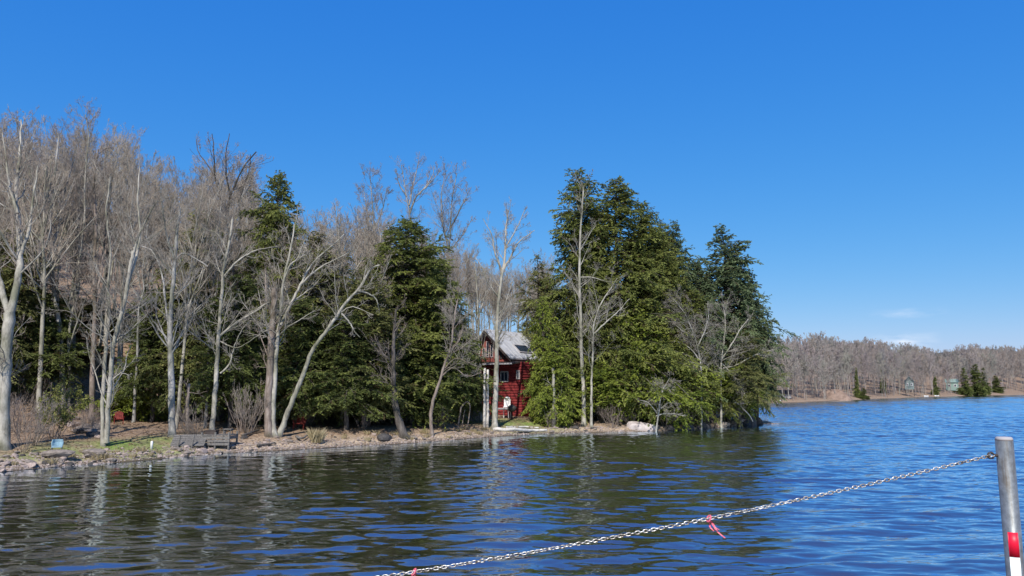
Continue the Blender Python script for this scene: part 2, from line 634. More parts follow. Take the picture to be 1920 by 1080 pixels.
# open water to the right is rougher than the lee under the wooded left bank; gust patches vary it
mpn = nn(nt, 'ShaderNodeMapping', Scale=(0.035, 0.09, 1))
nt.links.new(tcn.outputs['Object'], mpn.inputs[0])
big = nn(nt, 'ShaderNodeTexNoise', Scale=1.0, Detail=3, Roughness=0.55)
nt.links.new(mpn.outputs[0], big.inputs['Vector'])
lee = nmath(nt, 'ADD', nmath(nt, 'MULTIPLY', sepw.outputs[0], 1 / 16.0), 1.05)
lee = nmath(nt, 'MAXIMUM', nmath(nt, 'MINIMUM', lee, 1.9), 0.36)
amp = nmath(nt, 'MULTIPLY', lee, nmath(nt, 'ADD', nmath(nt, 'MULTIPLY', big.outputs[0], 1.5), 0.25))
cx = nmath(nt, 'MULTIPLY', nmath(nt, 'MULTIPLY', nmath(nt, 'SUBTRACT', h0, hx), 1 / EPS), amp)
cy = nmath(nt, 'MULTIPLY', nmath(nt, 'MULTIPLY', nmath(nt, 'SUBTRACT', h0, hy), 1 / EPS), amp)
cb0 = nt.nodes.new('ShaderNodeCombineXYZ')
nt.links.new(cx, cb0.inputs[0])
nt.links.new(cy, cb0.inputs[1])
cb_ = nt.nodes.new('ShaderNodeVectorMath')
cb_.operation = 'ADD'
geo = nt.nodes.new('ShaderNodeNewGeometry')
nt.links.new(cb0.outputs[0], cb_.inputs[0])
nt.links.new(geo.outputs['Normal'], cb_.inputs[1])
vn = nt.nodes.new('ShaderNodeVectorMath')
vn.operation = 'NORMALIZE'
nt.links.new(cb_.outputs[0], vn.inputs[0])
fre = nt.nodes.new('ShaderNodeFresnel')
fre.inputs['IOR'].default_value = 1.45
nt.links.new(vn.outputs[0], fre.inputs['Normal'])
gl_ = nt.nodes.new('ShaderNodeBsdfGlossy')
gl_.inputs['Color'].default_value = (0.78, 0.90, 1.0, 1)
gl_.inputs['Roughness'].default_value = 0.03
nt.links.new(vn.outputs[0], gl_.inputs['Normal'])
df = nt.nodes.new('ShaderNodeBsdfDiffuse')
df.inputs['Color'].default_value = (0.040, 0.033, 0.020, 1)
mxw = nt.nodes.new('ShaderNodeMixShader')
nt.links.new(nmath(nt, 'ADD', nmath(nt, 'MULTIPLY', fre.outputs[0], 1.15), 0.30, True), mxw.inputs[0])
nt.links.new(df.outputs[0], mxw.inputs[1])
nt.links.new(gl_.outputs[0], mxw.inputs[2])
ow = nt.nodes.new('ShaderNodeOutputMaterial')
nt.links.new(mxw.outputs[0], ow.inputs[0])
M_WATER = m
WROW = [8.0]
while WROW[-1] < 460:
    WROW.append(WROW[-1] + 0.045 + 0.0011 * max(WROW[-1] - 10, 0))
WROW = np.array(sorted(set([-60, -30, -10, 0, 4] + WROW + [500, 600, 800, 1200, 1800, 2400])), float)
WCOL = axis_nodes(-1500, 1500, -24, 46, 0.13, 1.045)
rgw = np.random.default_rng(2024)
WAVES = []
for k in range(60):
    lam = 0.24 * (1.9 / 0.24) ** (rgw.random() ** 1.7)
    WAVES.append((lam, rgw.normal() * 0.42, rgw.uniform(0, 6.283), lam ** 0.18 * rgw.uniform(.6, 1.2)))


def waves(x, y):
    stp = np.interp(y, (WROW[1:] + WROW[:-1]) / 2, np.diff(WROW))
    h_ = np.zeros_like(x)
    # slow bending of the crests so that no line runs straight for long
    bx = (fbm(x * .09, y * .13, 41) - .5) * 5
    by = (fbm(x * .11, y * .10, 47) - .5) * 2.2
    for lam, th, ph, a in WAVES:
        k_ = 2 * math.pi / lam
        fade = np.clip((lam / stp - 2.2) / 2.0, 0, 1)
        q = k_ * (math.sin(th) * 1.0 * (x + bx) + math.cos(th) * (y + by)) + ph
        h_ += a * fade * (np.sin(q) + .22 * np.sin(2 * q + 1.2)) / k_
    lee_ = np.clip(1.40 + x / 15, .50, 1.55) * (0.55 + 0.9 * fbm(x * .045, y * .10, 51))
    far_ = 1.0 + 0.7 * sstep(50, 130, y)
    edge = sstep(-.5, -5, signed_d(x, y)) * .8 + .2
    near_ = 1.0 + 0.45 * sstep(34, 13, y) * sstep(-14, -4, x)
    return h_ * lee_ * near_ * far_ * edge * WAMP


WAMP = 0.019
me = grid_mesh('lake_water', WCOL, WROW, waves, M_WATER)
link('lake_water', me, kind='structure')

# distant wooded ridge behind the far shore
rx = np.linspace(150, 1500, 220)
ry = np.linspace(900, 1500, 40)


def ridge(x, y):
    q = (x / 1100 - 0.575) / 0.0714                       # hundreds of pixels from the gap in the wood
    top = 56 + 8 * np.clip(q, -9, 0.6) - 6 * np.clip(q - 0.6, 0, 9)
    return top * np.exp(-((y - 1100) / 170) ** 2) * sstep(150, 420, x) + (fbm(x * .05, y * .05, 31) - .5) * 4 - 1


M_RIDGE = noisy('ridge_wood', [(0.3, (0.030, 0.040, 0.042)), (0.7, (0.075, 0.075, 0.075))], scale=0.08, bump=3.0)
link('distant_hill', grid_mesh('distant_hill', rx, ry, ridge, M_RIDGE), kind='structure')
# ------------------------------------------------------------------ tree generators
UP = np.array([0, 0, 1.0])


def children(rng, P, r, counts, t0, t1, ang, lenf, K, up=0.3, wig=0.12, rr=0.6, rmin=0.006, flat=0.0, tipthin=0.35, bias=1.0):
    """grow child polylines on parents P (N,M,3), r (N,M)"""
    N, M, _ = P.shape
    idx = np.repeat(np.arange(N), counts)
    n = len(idx)
    t = t0 + (t1 - t0) * rng.random(n) ** bias
    f = t * (M - 1)
    i = np.minimum(f.astype(int), M - 2)
    fr = (f - i)[:, None]
    p0 = P[idx, i] * (1 - fr) + P[idx, i + 1] * fr
    r0 = r[idx, i] * (1 - fr[:, 0]) + r[idx, i + 1] * fr[:, 0]
    tan = nrm(P[idx, i + 1] - P[idx, i])
    rnd = rng.normal(size=(n, 3))
    rnd[:, 2] *= (1 - flat)
    perp = nrm(rnd - (rnd * tan).sum(-1, keepdims=True) * tan)
    a = np.radians(rng.uniform(ang[0], ang[1], n))[:, None]
    d = np.cos(a) * tan + np.sin(a) * perp
    plen = np.linalg.norm(np.diff(P, axis=1), axis=-1).sum(1)[idx]
    L = plen * rng.uniform(lenf[0], lenf[1], n) * (1.15 - 0.75 * t)
    pts = np.empty((n, K, 3))
    pts[:, 0] = p0
    step = (L / (K - 1))[:, None]
    cur = d
    for k in range(1, K):
        cur = nrm(cur + UP * up / (K - 1) * 1.5 + rng.normal(size=(n, 3)) * wig)
        pts[:, k] = pts[:, k - 1] + cur * step
    rb = np.maximum(np.minimum(r0 * rr, L * 0.013 + 0.004), rmin)
    rad = rb[:, None] * np.linspace(1, tipthin, K)[None]
    return pts, np.maximum(rad, rmin * 0.8)


def tube_mesh(name, groups, mat, smooth=True):
    """groups: list of (P, r, sides)"""
    V, F, off = [], [], 0
    for P, r, s in groups:
        v, f = tubes(P, r, s)
        V.append(v)
        F.append(f[0] + off)
        off += len(v)
    return np_mesh(name, np.concatenate(V), np.concatenate(F), mat, smooth)


def catmull(pts, n):
    pts = np.asarray(pts, float)
    q = np.vstack([2 * pts[0] - pts[1], pts, 2 * pts[-1] - pts[-2]])
    seg = np.linalg.norm(np.diff(pts[:, :3], axis=0), axis=1)
    cum = np.concatenate([[0], np.cumsum(seg)])
    s = np.linspace(0, cum[-1], n)
    out = []
    for v in s:
        i = min(np.searchsorted(cum, v, side='right') - 1, len(pts) - 2)
        t = (v - cum[i]) / max(seg[i], 1e-9)
        a, b, c, d = q[i], q[i + 1], q[i + 2], q[i + 3]
        out.append(0.5 * (2 * b + (c - a) * t + (2 * a - 5 * b + 4 * c - d) * t * t + (3 * b - a - 3 * c + d) * t ** 3))
    return np.array(out)


def bare_proto(seed, H, n1, n2, n3, n4, t0=0.3, spread=(0.30, 0.48), ang=(22, 48), r0=0.15, up=0.5, twigr=0.007, lean=0.03, forks=2, K3=3):
    rng = np.random.default_rng(seed)
    K = 12
    z = np.linspace(-0.3, H * 0.93, K)
    wob = np.cumsum(rng.normal(size=(K, 2)) * H * 0.006, axis=0)
    wob -= wob[0]
    ln = rng.normal(size=2) * lean
    T = np.stack([wob[:, 0] + ln[0] * z, wob[:, 1] + ln[1] * z, z], -1)[None]
    tt = np.linspace(0, 1, K)
    tr = (r0 * ((1 - tt) ** 0.8 * 0.93 + 0.05))[None]
    tr[0, 0] *= 1.35
    # one or two big forks
    fk, fr = children(rng, T, tr, np.array([forks]), 0.35, 0.7, (14, 30), (0.45, 0.62), 9, 0.35, 0.05, 0.7, 0.02)
    L0 = np.concatenate([T[0][None, 3:], fk], 0)
    R0 = np.concatenate([tr[0][None, 3:], fr], 0)
    c1 = np.maximum((n1 * np.concatenate([[1.0], np.full(forks, 0.55)])).astype(int), 2)
    P1, r1 = children(rng, L0, R0, c1, t0, 0.98, ang, spread, 6, up, 0.10, 0.55, 0.012)
    P2, r2 = children(rng, P1, r1, np.full(len(P1), n2), 0.15, 0.98, (22, 55), (0.32, 0.55), 5, up * 0.7, 0.12, 0.6, twigr * 1.3)
    P3, r3 = children(rng, P2, r2, np.full(len(P2), n3), 0.1, 1.0, (20, 55), (0.32, 0.6), K3 + 1, up * 0.5, 0.13, 0.6, twigr)
    r1 = np.maximum(r1 * 1.15, 0.014)
    g = [(P2, r2, 3), (P3, r3, 3)]
    if n4:
        P4, r4 = children(rng, P3, r3, np.full(len(P3), n4), 0.1, 1.0, (20, 55), (0.4, 0.75), K3, up * 0.3, 0.12, 0.7, twigr * 0.85)
        g.append((P4, r4, 3))
    return [(T, tr, 7), (fk, fr, 5), (P1, r1, 4)], g


def bare_tree(meshes, loc, s, rz, label, group=None, cat='bare tree', name='bare_tree'):
    o = empty(name, loc, label, cat, group, rz, s if hasattr(s, '__len__') else (s, s, s))
    link('trunk', meshes[0], o)
    link('crown', meshes[1], o)
    return o


# ---- conifers: whorled drooping boughs carrying flat sprays of needle clumps
def conifer(seed, H, spread, base=0.08, dens=1.0, droop=0.25, shape=0.75, mat=None, leaf=0.135, gappy=0.25, sharp=1.0, r0=None, tmat=None, top_up=35, tone=0.0):
    rng = np.random.default_rng(seed)
    K = 14
    z = np.linspace(-0.3, H, K)
    wob = np.cumsum(rng.normal(size=(K, 2)) * H * 0.0035, 0)
    wob -= wob[0]
    T = np.stack([wob[:, 0], wob[:, 1], z], -1)
    r0 = r0 or 0.012 * H + 0.03
    tr = r0 * (1 - np.linspace(0, 1, K)) ** 0.85 + 0.012
    nb = int(H * 24 * dens)
    s = rng.random(nb)
    s = np.sort(s)
    h = base + (1 - base) * s                              # height fraction
    prof = np.clip((1 - h) / (1 - base), 0, 1)
    prof = np.minimum(prof ** shape, 1.25 * (1 - 0.35 * np.clip((prof - 0.7) / 0.3, 0, 1)))
    lump = 0.62 + 0.7 * vnoise(h * H * 0.55 + seed * 7.1, np.zeros(nb), seed)
    az = rng.random(nb) * 2 * np.pi
    # sectors that are thinner than others make the outline uneven
    lump *= 0.75 + 0.5 * vnoise(np.cos(az) * 1.4 + 9 + h * 3, np.sin(az) * 1.4 + 5, seed + 3)
    L = np.maximum(spread * prof * lump * rng.uniform(0.7, 1.1, nb), 0.25 + 0.3 * rng.random(nb)) * sharp
    L = L * np.where(rng.random(nb) < 0.08, 1.38, 1.0)
    keep = vnoise(np.cos(az) * 2 + h * H * 0.5, np.sin(az) * 2 + 31, seed + 5) > gappy * 0.9
    az, h, L = az[keep], h[keep], L[keep]
    nb = len(L)
    zz = h * H
    f = (zz + 0.3) / (H + 0.3) * (K - 1)
    i = np.minimum(f.astype(int), K - 2)
    fr = (f - i)[:, None]
    p0 = T[i] * (1 - fr) + T[i + 1] * fr
    el = np.radians(-12 + (top_up + 12) * np.clip(h, 0, 1) ** 2 + rng.normal(size=nb) * 15)
    KB = 7
    d = np.stack([np.cos(az) * np.cos(el), np.sin(az) * np.cos(el), np.sin(el)], -1)
    drv = rng.uniform(.3, 1.7, nb)[:, None]
    B = np.empty((nb, KB, 3))
    B[:, 0] = p0
    cur = d
    for k in range(1, KB):
        cur = nrm(cur - UP * droop * drv * (0.25 + 0.2 * k / KB) + rng.normal(size=(nb, 3)) * 0.10)
        B[:, k] = B[:, k - 1] + cur * (L / (KB - 1))[:, None]
    br = np.maximum(np.minimum(0.012 * L + 0.004, 0.05), 0.006)[:, None] * np.linspace(1, 0.3, KB)[None]
    # side shoots in the plane of each bough
    cnt = np.clip((L / 0.15).astype(int), 3, 30)
    idx = np.repeat(np.arange(nb), cnt)
    n = len(idx)
    t = 0.12 + 0.88 * rng.random(n) ** 0.8
    f = t * (KB - 1)
    i = np.minimum(f.astype(int), KB - 2)
    fr = (f - i)[:, None]
    q0 = B[idx, i] * (1 - fr) + B[idx, i + 1] * fr
    tan = nrm(B[idx, i + 1] - B[idx, i])
    side = nrm(np.cross(tan, UP)) * np.where(rng.random(n) < 0.5, 1, -1)[:, None]
    a = np.radians(rng.uniform(25, 70, n))[:, None]
    dd = nrm(np.cos(a) * tan + np.sin(a) * side + rng.normal(size=(n, 3)) * 0.27)
    SL = np.clip(L[idx] * (0.44 - 0.26 * t), 0.22, 0.95) * rng.uniform(0.7, 1.2, n)
    KS = 4
    S = np.empty((n, KS, 3))
    S[:, 0] = q0
    cur = dd
    for k in range(1, KS):
        cur = nrm(cur - UP * droop * 0.55 + rng.normal(size=(n, 3)) * 0.08)
        S[:, k] = S[:, k - 1] + cur * (SL / (KS - 1))[:, None]
    # needle clumps along the shoots
    lc = np.clip((SL / 0.023).astype(int), 7, 30)
    j = np.repeat(np.arange(n), lc)
    m_ = len(j)
    t = rng.random(m_)
    f = t * (KS - 1)
    i = np.minimum(f.astype(int), KS - 2)
    fr = (f - i)[:, None]
    c = S[j, i] * (1 - fr) + S[j, i + 1] * fr
    tan = nrm(S[j, i + 1] - S[j, i])
    side = nrm(np.cross(tan, UP) + rng.normal(size=(m_, 3)) * 0.35)
    sg = np.where(rng.random(m_) < 0.5, 1, -1)[:, None]
    a = np.radians(rng.uniform(10, 60, m_))[:, None]
    ax = nrm(np.cos(a) * tan + np.sin(a) * side * sg + rng.normal(size=(m_, 3)) * 0.12 - UP * 0.12)
    wd = nrm(np.cross(ax, UP + rng.normal(size=(m_, 3)) * 1.0))
    ln = (leaf * rng.uniform(0.6, 1.3, m_))[:, None]
    wv = wd * ln * 0.25
    Q = np.stack([c - ax * ln * 0.1, c + ax * ln * 0.45 + wv, c + ax * ln, c + ax * ln * 0.5 - wv], 1).reshape(-1, 3)
    F = np.arange(m_ * 4).reshape(-1, 4)
    bt = rng.random(nb)
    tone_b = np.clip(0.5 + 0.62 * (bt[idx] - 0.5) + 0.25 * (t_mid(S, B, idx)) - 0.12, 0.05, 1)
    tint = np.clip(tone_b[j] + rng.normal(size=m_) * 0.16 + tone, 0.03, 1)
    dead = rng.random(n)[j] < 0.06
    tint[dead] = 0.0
    trunk = tube_mesh('conifer_trunk', [(T[None], tr[None], 7)], tmat or M_BARK_DARK)
    vb, fb = tubes(B, br, 3)
    fb = fb[0] + len(Q)
    V = np.concatenate([Q, vb])
    tint = np.concatenate([np.repeat(tint, 4), np.zeros(len(vb))])
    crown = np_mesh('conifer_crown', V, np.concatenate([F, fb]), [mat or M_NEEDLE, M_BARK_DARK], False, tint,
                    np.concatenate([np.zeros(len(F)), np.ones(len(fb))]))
    return trunk, crown


def t_mid(S, B, idx):
    """0..1: how far out on its bough a shoot sits (young outer growth is lighter green)"""
    L = np.linalg.norm(B[idx, -1] - B[idx, 0], axis=-1)
    return np.clip(np.linalg.norm(S[:, 0] - B[idx, 0], axis=-1) / np.maximum(L, 0.1), 0, 1)


def pine(meshes, loc, s, rz, label, group=None):
    o = empty('conifer_tree', loc, label, 'conifer', group, rz, s if hasattr(s, '__len__') else (s, s, s))
    link('trunk', meshes[0], o)
    link('crown', meshes[1], o)
    return o


# ------------------------------------------------------------------ evergreens
CON = {
    'tall': conifer(11, 20, 4.2, base=0.10, dens=1.25, mat=M_NEEDLE, gappy=0.24, shape=0.48),
    'wide': conifer(12, 19, 5.0, base=0.18, dens=1.25, mat=M_NEEDLE, gappy=0.22, shape=0.55),
    'blue': conifer(13, 16, 3.6, base=0.20, dens=1.15, mat=M_NEEDLE_BLUE, gappy=0.28, shape=0.58, droop=0.2),
    'dark': conifer(14, 16, 4.0, base=0.20, dens=1.15, mat=M_NEEDLE_OLIVE, gappy=0.30, shape=0.55),
    'dark2': conifer(15, 14, 3.8, base=0.24, dens=1.15, mat=M_NEEDLE_DARK, gappy=0.24, shape=0.5),
    'young': conifer(16, 10, 3.0, base=0.16, dens=1.35, mat=M_NEEDLE_BRIGHT, gappy=0.15, shape=0.62),
    'dome': conifer(21, 18, 5.0, base=0.12, dens=1.25, mat=M_NEEDLE, gappy=0.22, shape=0.42),
    'column': conifer(20, 10, 2.6, base=0.03, dens=1.5, mat=M_NEEDLE_BRIGHT, gappy=0.12, shape=0.30),
    'low': conifer(17, 6, 2.6, droop=0.14, base=0.30, dens=1.7, mat=M_NEEDLE_BRIGHT, gappy=0.15, shape=0.5),
    'ragged': conifer(18, 17, 4.3, base=0.3, dens=0.9, mat=M_NEEDLE_OLIVE, gappy=0.42, shape=0.5),
    'far': conifer(19, 12, 2.8, base=0.03, dens=0.8, mat=M_NEEDLE_DARK, gappy=0.1, shape=0.7, leaf=0.3),
}
CH = {'tall': (20, 4.2), 'wide': (19, 5.0), 'blue': (16, 3.6), 'dark': (16, 4.0), 'dark2': (14, 3.8), 'young': (10, 3.0), 'column': (10, 2.6), 'dome': (18, 5.0),
      'low': (6, 2.6), 'ragged': (17, 4.3), 'far': (12, 2.8)}


def put_conifer(kind, px, py_top, Y, half_px, rz, label, group=None):
    """stand a conifer at world depth Y so that its tip reaches py_top"""
    tip = at(px, py_top, Y)
    g = gz(tip[0], Y)
    H = tip[2] - g
    h0, s0 = CH[kind]
    sz = H / h0
    sx = (half_px / FPX * Y) / s0
    return pine(CON[kind], (tip[0], Y, g), (sx, sx, sz), rz, label, group)


PINES = [
    # the point on the right
    ('tall', 1076, 322, 57, 95, 0.4, 'tall dark green conifer right behind the red cabin, highest tree of the point'),
    ('wide', 1157, 338, 57.5, 135, 1.9, 'broad tall conifer beside the pale bare trunk, second peak of the point'),
    ('tall', 1215, 410, 60, 85, 3.1, 'conifer tucked behind the right flank of the broad tall conifer'),
    ('blue', 1272, 418, 61.5, 75, 2.2, 'narrow bluish conifer in the dip between the two big evergreen peaks'),
    ('blue', 1350, 424, 62, 100, 0.7, 'bluish green conifer forming the last high peak towards the open lake'),
    ('blue', 1406, 510, 63.5, 48, 4.0, 'bluish conifer on the lakeward flank of the point, sloping edge'),
    ('ragged', 1412, 580, 64, 40, 5.2, 'ragged olive conifer overhanging the water at the tip of the point'),
    ('young', 1196, 565, 56.6, 92, 0.2, 'bright green young conifer standing in front of the tall evergreens'),
    ('column', 1040, 632, 53.0, 46, 2.6, 'bright green low conifer touching the right wall of the red cabin'),
    ('low', 1130, 690, 54.8, 62, 1.2, 'low bright evergreen under the pale bare trunk by the shore'),
    ('low', 1270, 672, 57.6, 66, 3.7, 'low evergreen just right of the pinkish boulder'),
    ('low', 1338, 676, 60.3, 72, 5.0, 'low yellowish evergreen leaning over the dark water edge'),
    ('low', 1384, 690, 61.2, 46, 0.9, 'small evergreen at the very tip beside the dark stump'),
    ('ragged', 1010, 480, 63, 62, 1.1, 'thin conifer behind the cabin roof, left edge of the evergreen point'),
    ('wide', 1300, 545, 59, 84, 2.9, 'olive conifer in the middle of the point behind grey drooping branches'),
    ('column', 1018, 560, 54.5, 34, 0.8, 'narrow conifer covering the right end of the cabin roof'),
    ('tall', 1118, 392, 59, 80, 4.2, 'conifer filling the gap between the two highest peaks of the point'),
    ('wide', 1238, 452, 58.5, 90, 5.4, 'olive green conifer right of the broad tall conifer, lower than it'),
    ('blue', 1310, 492, 60.5, 70, 1.4, 'bluish conifer in the dip left of the last high peak'),
    ('blue', 1384, 466, 63, 66, 2.7, 'bluish conifer close right of the last high peak, a little lower'),
    ('ragged', 1380, 600, 60, 80, 3.3, 'olive conifer low on the lakeward end behind the sprawling bare tree'),
    ('tall', 1196, 382, 58.5, 80, 0.5, 'conifer just right of the second peak, slightly lower than it'),
    ('tall', 1240, 418, 60.5, 78, 2.4, 'conifer stepping down from the second peak towards the dip'),
    ('blue', 1308, 490, 61.5, 66, 3.6, 'bluish conifer filling the dip before the last high peak'),
    ('wide', 1095, 470, 56.5, 80, 5.0, 'olive conifer behind the tall slender pale trunk'),
    # the wood on the left
    ('dome', 524, 322, 46, 88, 0.3, 'tall flat topped evergreen standing above the left wood'),
    ('dome', 766, 412, 50, 146, 2.4, 'large broad conifer left of the cabin with an even dome'),
    ('dark', 600, 436, 46, 110, 4.4, 'olive conifer between the flat topped evergreen and the broad dome'),
    ('dark', 690, 505, 44.5, 105, 1.0, 'olive conifer behind the leaning pale trunk'),
    ('dark', 375, 395, 44, 95, 5.6, 'dark conifer behind the mottled grey trunk near the little wooden dock'),
    ('dark2', 445, 520, 41.5, 88, 3.3, 'dark conifer behind the wooden dock section'),
    ('dark2', 570, 560, 43, 86, 0.5, 'dark shaggy conifer over the red chair'),
    ('dark2', 655, 590, 43, 90, 2.0, 'dark conifer with low boughs left of the leaning stump'),
    ('dark2', 300, 545, 44, 82, 1.6, 'dark green conifer at the back of the small clearing'),
    ('young', 262, 642, 45, 60, 4.9, 'low fresh green conifer at the back of the clearing by the red chair'),
    ('dark', 40, 425, 42, 92, 2.8, 'olive conifer behind the thick pale trunk at the left edge'),
    ('dark2', 100, 545, 43, 72, 0.1, 'dark conifer behind the yellowish shrub'),
    ('dome', 822, 498, 51.5, 84, 0.9, 'conifer on the right shoulder of the broad dome, towards the cabin'),
    ('dome', 700, 486, 50.5, 84, 2.0, 'conifer on the left shoulder of the broad dome'),
    ('dark', 842, 560, 52, 62, 3.9, 'conifer hanging over the shore close to the left of the cabin'),
    ('dark2', 775, 620, 48, 90, 5.9, 'dark low conifer below the broad dome beside the big boulder'),
    ('dark2', -70, 470, 40, 100, 1.2, 'dark conifer half cut by the left border'),
]
for k in PINES:
    put_conifer(*k)
rng = np.random.default_rng(66)
for k in range(34):
    px = -120 + k * 31 + rng.uniform(-12, 12)
    Y = rng.uniform(49, 60)
    if 196 < px < 330:
        Y = rng.uniform(52, 60)
    if px > 880:
        continue
    put_conifer(['dark2', 'dark', 'ragged', 'dark2'][k % 4], px, np.interp(px, [-120, 0, 200, 330, 480, 700, 880], [500, 520, 600, 540, 480, 520, 600]) + rng.uniform(-30, 50), Y, rng.uniform(62, 95), rng.uniform(0, 6.28),
                'dark conifer deep in the shaded wood behind the shoreline trees', 'conifers deep in the shaded wood')

# ------------------------------------------------------------------ hero bare trees, traced limb by limb
_seed = [100]


def hero(Y, limbs, bark_m, twig_m, label, n=(5, 6, 5), lenf=(0.22, 0.4), up=0.35, spread_depth=0.30, t0=0.25, name='bare_tree', cat='bare tree', twigr=0.0056, base_px=None):
    """limbs: list of (pixel points, width_px at start, width at end). The first is the trunk."""
    _seed[0] += 1
    rng = np.random.default_rng(_seed[0])
    px, py = base_px or limbs[0][0][0]
    if base_px is not None:
        limbs = [([base_px] + list(limbs[0][0]),) + tuple(limbs[0][1:])] + list(limbs[1:])
    if Y is None:
        Y = on_ground(px, py)[1]
    base = at(px, py, Y)
    base[2] = gz(base[0], Y)
    polys, rads, done = [], [], []
    for li, (pts, w0, w1) in enumerate(limbs):
        W = np.array([at(x, y, Y) for x, y in pts])
        if li == 0:
            W[0, 2] = base[2] - 0.15
            dy = np.zeros(len(W))
        else:
            allp = np.concatenate(polys)
            j = np.argmin(((allp[:, [0, 2]] - W[0, [0, 2]]) ** 2).sum(1))
            seg = np.concatenate([[0], np.cumsum(np.linalg.norm(np.diff(W, axis=0), axis=1))])
            dy = (allp[j, 1] - Y) + rng.choice([-1, 1]) * rng.uniform(0.4, 1.0) * spread_depth * seg
            # keep the picture position while moving in depth: slide along the sight line
        W = np.array([at(x, y, Y + d) for (x, y), d in zip(pts, dy)]) if li else W
        C = catmull(W, max(6, 4 * len(pts)))
        wv = rng.normal(size=C.shape) * 0.012
        wv[0] = 0
        C = C + wv
        k = len(C)
        ww = np.linspace(0, 1, k)
        rad = .88 * (w0 * (1 - ww) + w1 * ww) / FPX * Y / 2 * (1 + rng.normal(size=k) * 0.05)
        if li == 0:
            rad[0] *= 1.45
            rad[1] *= 1.12
        polys.append(C)
        rads.append(np.maximum(rad, 0.008))
    off = base
    tg = [(p_[None] - off, r_[None], 9) for p_, r_ in zip(polys, rads)]
    o = empty(name, tuple(base), label, cat)
    g = []
    for li, (p_, r_) in enumerate(zip(polys, rads)):
        seg = np.linalg.norm(np.diff(p_, axis=0), axis=1).sum()
        c1 = max(3, int(seg * n[0] / 2.9))
        tt0 = max(t0, 0.35) if li == 0 else 0.15
        P1, r1 = children(rng, (p_ - off)[None], r_[None], np.array([c1]), tt0, 1.0, (25, 60), (min(lenf[0] * 1.25, 2.0 / seg), min(lenf[1] * 1.4, 4.2 / seg)), 8, up, 0.12, 0.36, 0.010)
        P2, r2 = children(rng, P1, r1, np.full(len(P1), n[1]), 0.12, 1.0, (25, 60), (0.3, 0.6), 5, up * 0.8, 0.14, 0.6, twigr * 1.2)
        P3, r3 = children(rng, P2, r2, np.full(len(P2), n[2]), 0.1, 1.0, (20, 60), (0.35, 0.7), 4, up * 0.5, 0.15, 0.65, twigr)
        P4, r4 = children(rng, P3, r3, np.full(len(P3), 3), 0.2, 1.0, (20, 60), (0.4, 0.8), 3, up * 0.3, 0.12, 0.7, twigr * 0.85)
        tg.append((P1, r1, 4))
        g += [(P2, r2, 3), (P3, r3, 3), (P4, r4, 3)]
    link('trunk', tube_mesh('trunk', tg, bark_m), o)
    link('crown', tube_mesh('crown', g, twig_m), o)
    return o


PB, GB, DB, BB = M_BARK_PALE, M_BARK_GREY, M_BARK_DARK, M_BARK_BROWN
T0, T1, TP = M_TWIG, M_TWIG_BUD, M_TWIG_PALE
hero(None, [([(4, 842), (8, 740), (13, 640), (19, 585)], 26, 21),
            ([(19, 588), (30, 545), (38, 490), (36, 430), (30, 370), (34, 320), (38, 270), (40, 225)], 17, 3),
            ([(17, 590), (4, 545), (-8, 490), (-14, 430)], 14, 6),
            ([(38, 480), (55, 430), (62, 370), (72, 310)], 8, 2),
            ([(33, 400), (18, 350), (12, 300), (4, 250)], 7, 2)], PB, T0,
     'thick pale grey trunk at the left edge forking at mid height', n=(6, 6, 5))
hero(None, [([(119, 772), (116, 690), (113, 630), (108, 580), (100, 530), (97, 480), (94, 430), (98, 370), (105, 310), (110, 250)], 13, 3),
            ([(103, 545), (88, 505), (76, 468), (66, 420)], 7, 2),
            ([(97, 470), (112, 420), (120, 365), (138, 300)], 6, 2),
            ([(113, 640), (90, 630), (60, 640), (38, 648)], 4, 1.5)], GB, T0,
     'grey bare tree with a crooked stem behind the yellowish shrub')
hero(None, [([(128, 770), (130, 700), (128, 640), (134, 595), (142, 545), (150, 480), (158, 410), (160, 330), (166, 260), (160, 215)], 7, 2),
            ([(129, 655), (146, 600), (160, 560), (178, 530)], 4, 1.5)], PB, T0,
     'slender pale tree just right of the crooked grey tree')
hero(None, [([(172, 790), (173, 720), (175, 650), (178, 580), (176, 500), (180, 430), (176, 350), (184, 280)], 12, 3),
            ([(177, 560), (190, 510), (196, 450), (205, 380)], 6, 2)], BB, T0,
     'reddish brown trunk standing close left of the twin pale stems')
hero(None, [([(194, 836), (192, 785), (195, 715), (199, 640), (205, 595), (203, 540), (207, 470), (200, 400), (207, 330)], 9, 2.5),
            ([(200, 830), (203, 760), (208, 700), (213, 645), (226, 597), (235, 560), (243, 510), (250, 470)], 10, 7),
            ([(249, 478), (262, 440), (280, 400), (296, 375)], 5, 1.5),
            ([(240, 530), (250, 500), (258, 474), (262, 430), (258, 370), (262, 310)], 6, 2),
            ([(213, 650), (228, 632), (246, 640), (250, 632)], 3, 1),
            ([(206, 715), (226, 700), (246, 706)], 2.5, 1)], PB, TP,
     'pair of whitish stems rising from one foot on the little lawn', n=(5, 5, 5))
hero(None, [([(323, 820), (322, 760), (321, 690), (319, 630), (321, 575), (325, 530), (328, 485), (331, 440), (338, 390)], 15, 5),
            ([(322, 640), (313, 590), (308, 545), (300, 500), (284, 470), (260, 460)], 6, 2),
            ([(329, 485), (345, 475), (372, 488), (390, 500)], 4, 1.5),
            ([(328, 490), (312, 440), (305, 395), (300, 350)], 5, 1.5),
            ([(318, 640), (297, 615), (280, 590), (270, 565), (252, 545)], 4, 2)], GB, TP,
     'straight mottled grey trunk at the right end of the lawn')
hero(None, [([(352, 822), (351, 780), (352, 745), (354, 720)], 8, 6),
            ([(354, 735), (372, 738), (388, 733)], 2, 1)], BB, T0,
     'short broken grey stem between two taller trunks by the dock', n=(2, 3, 3))
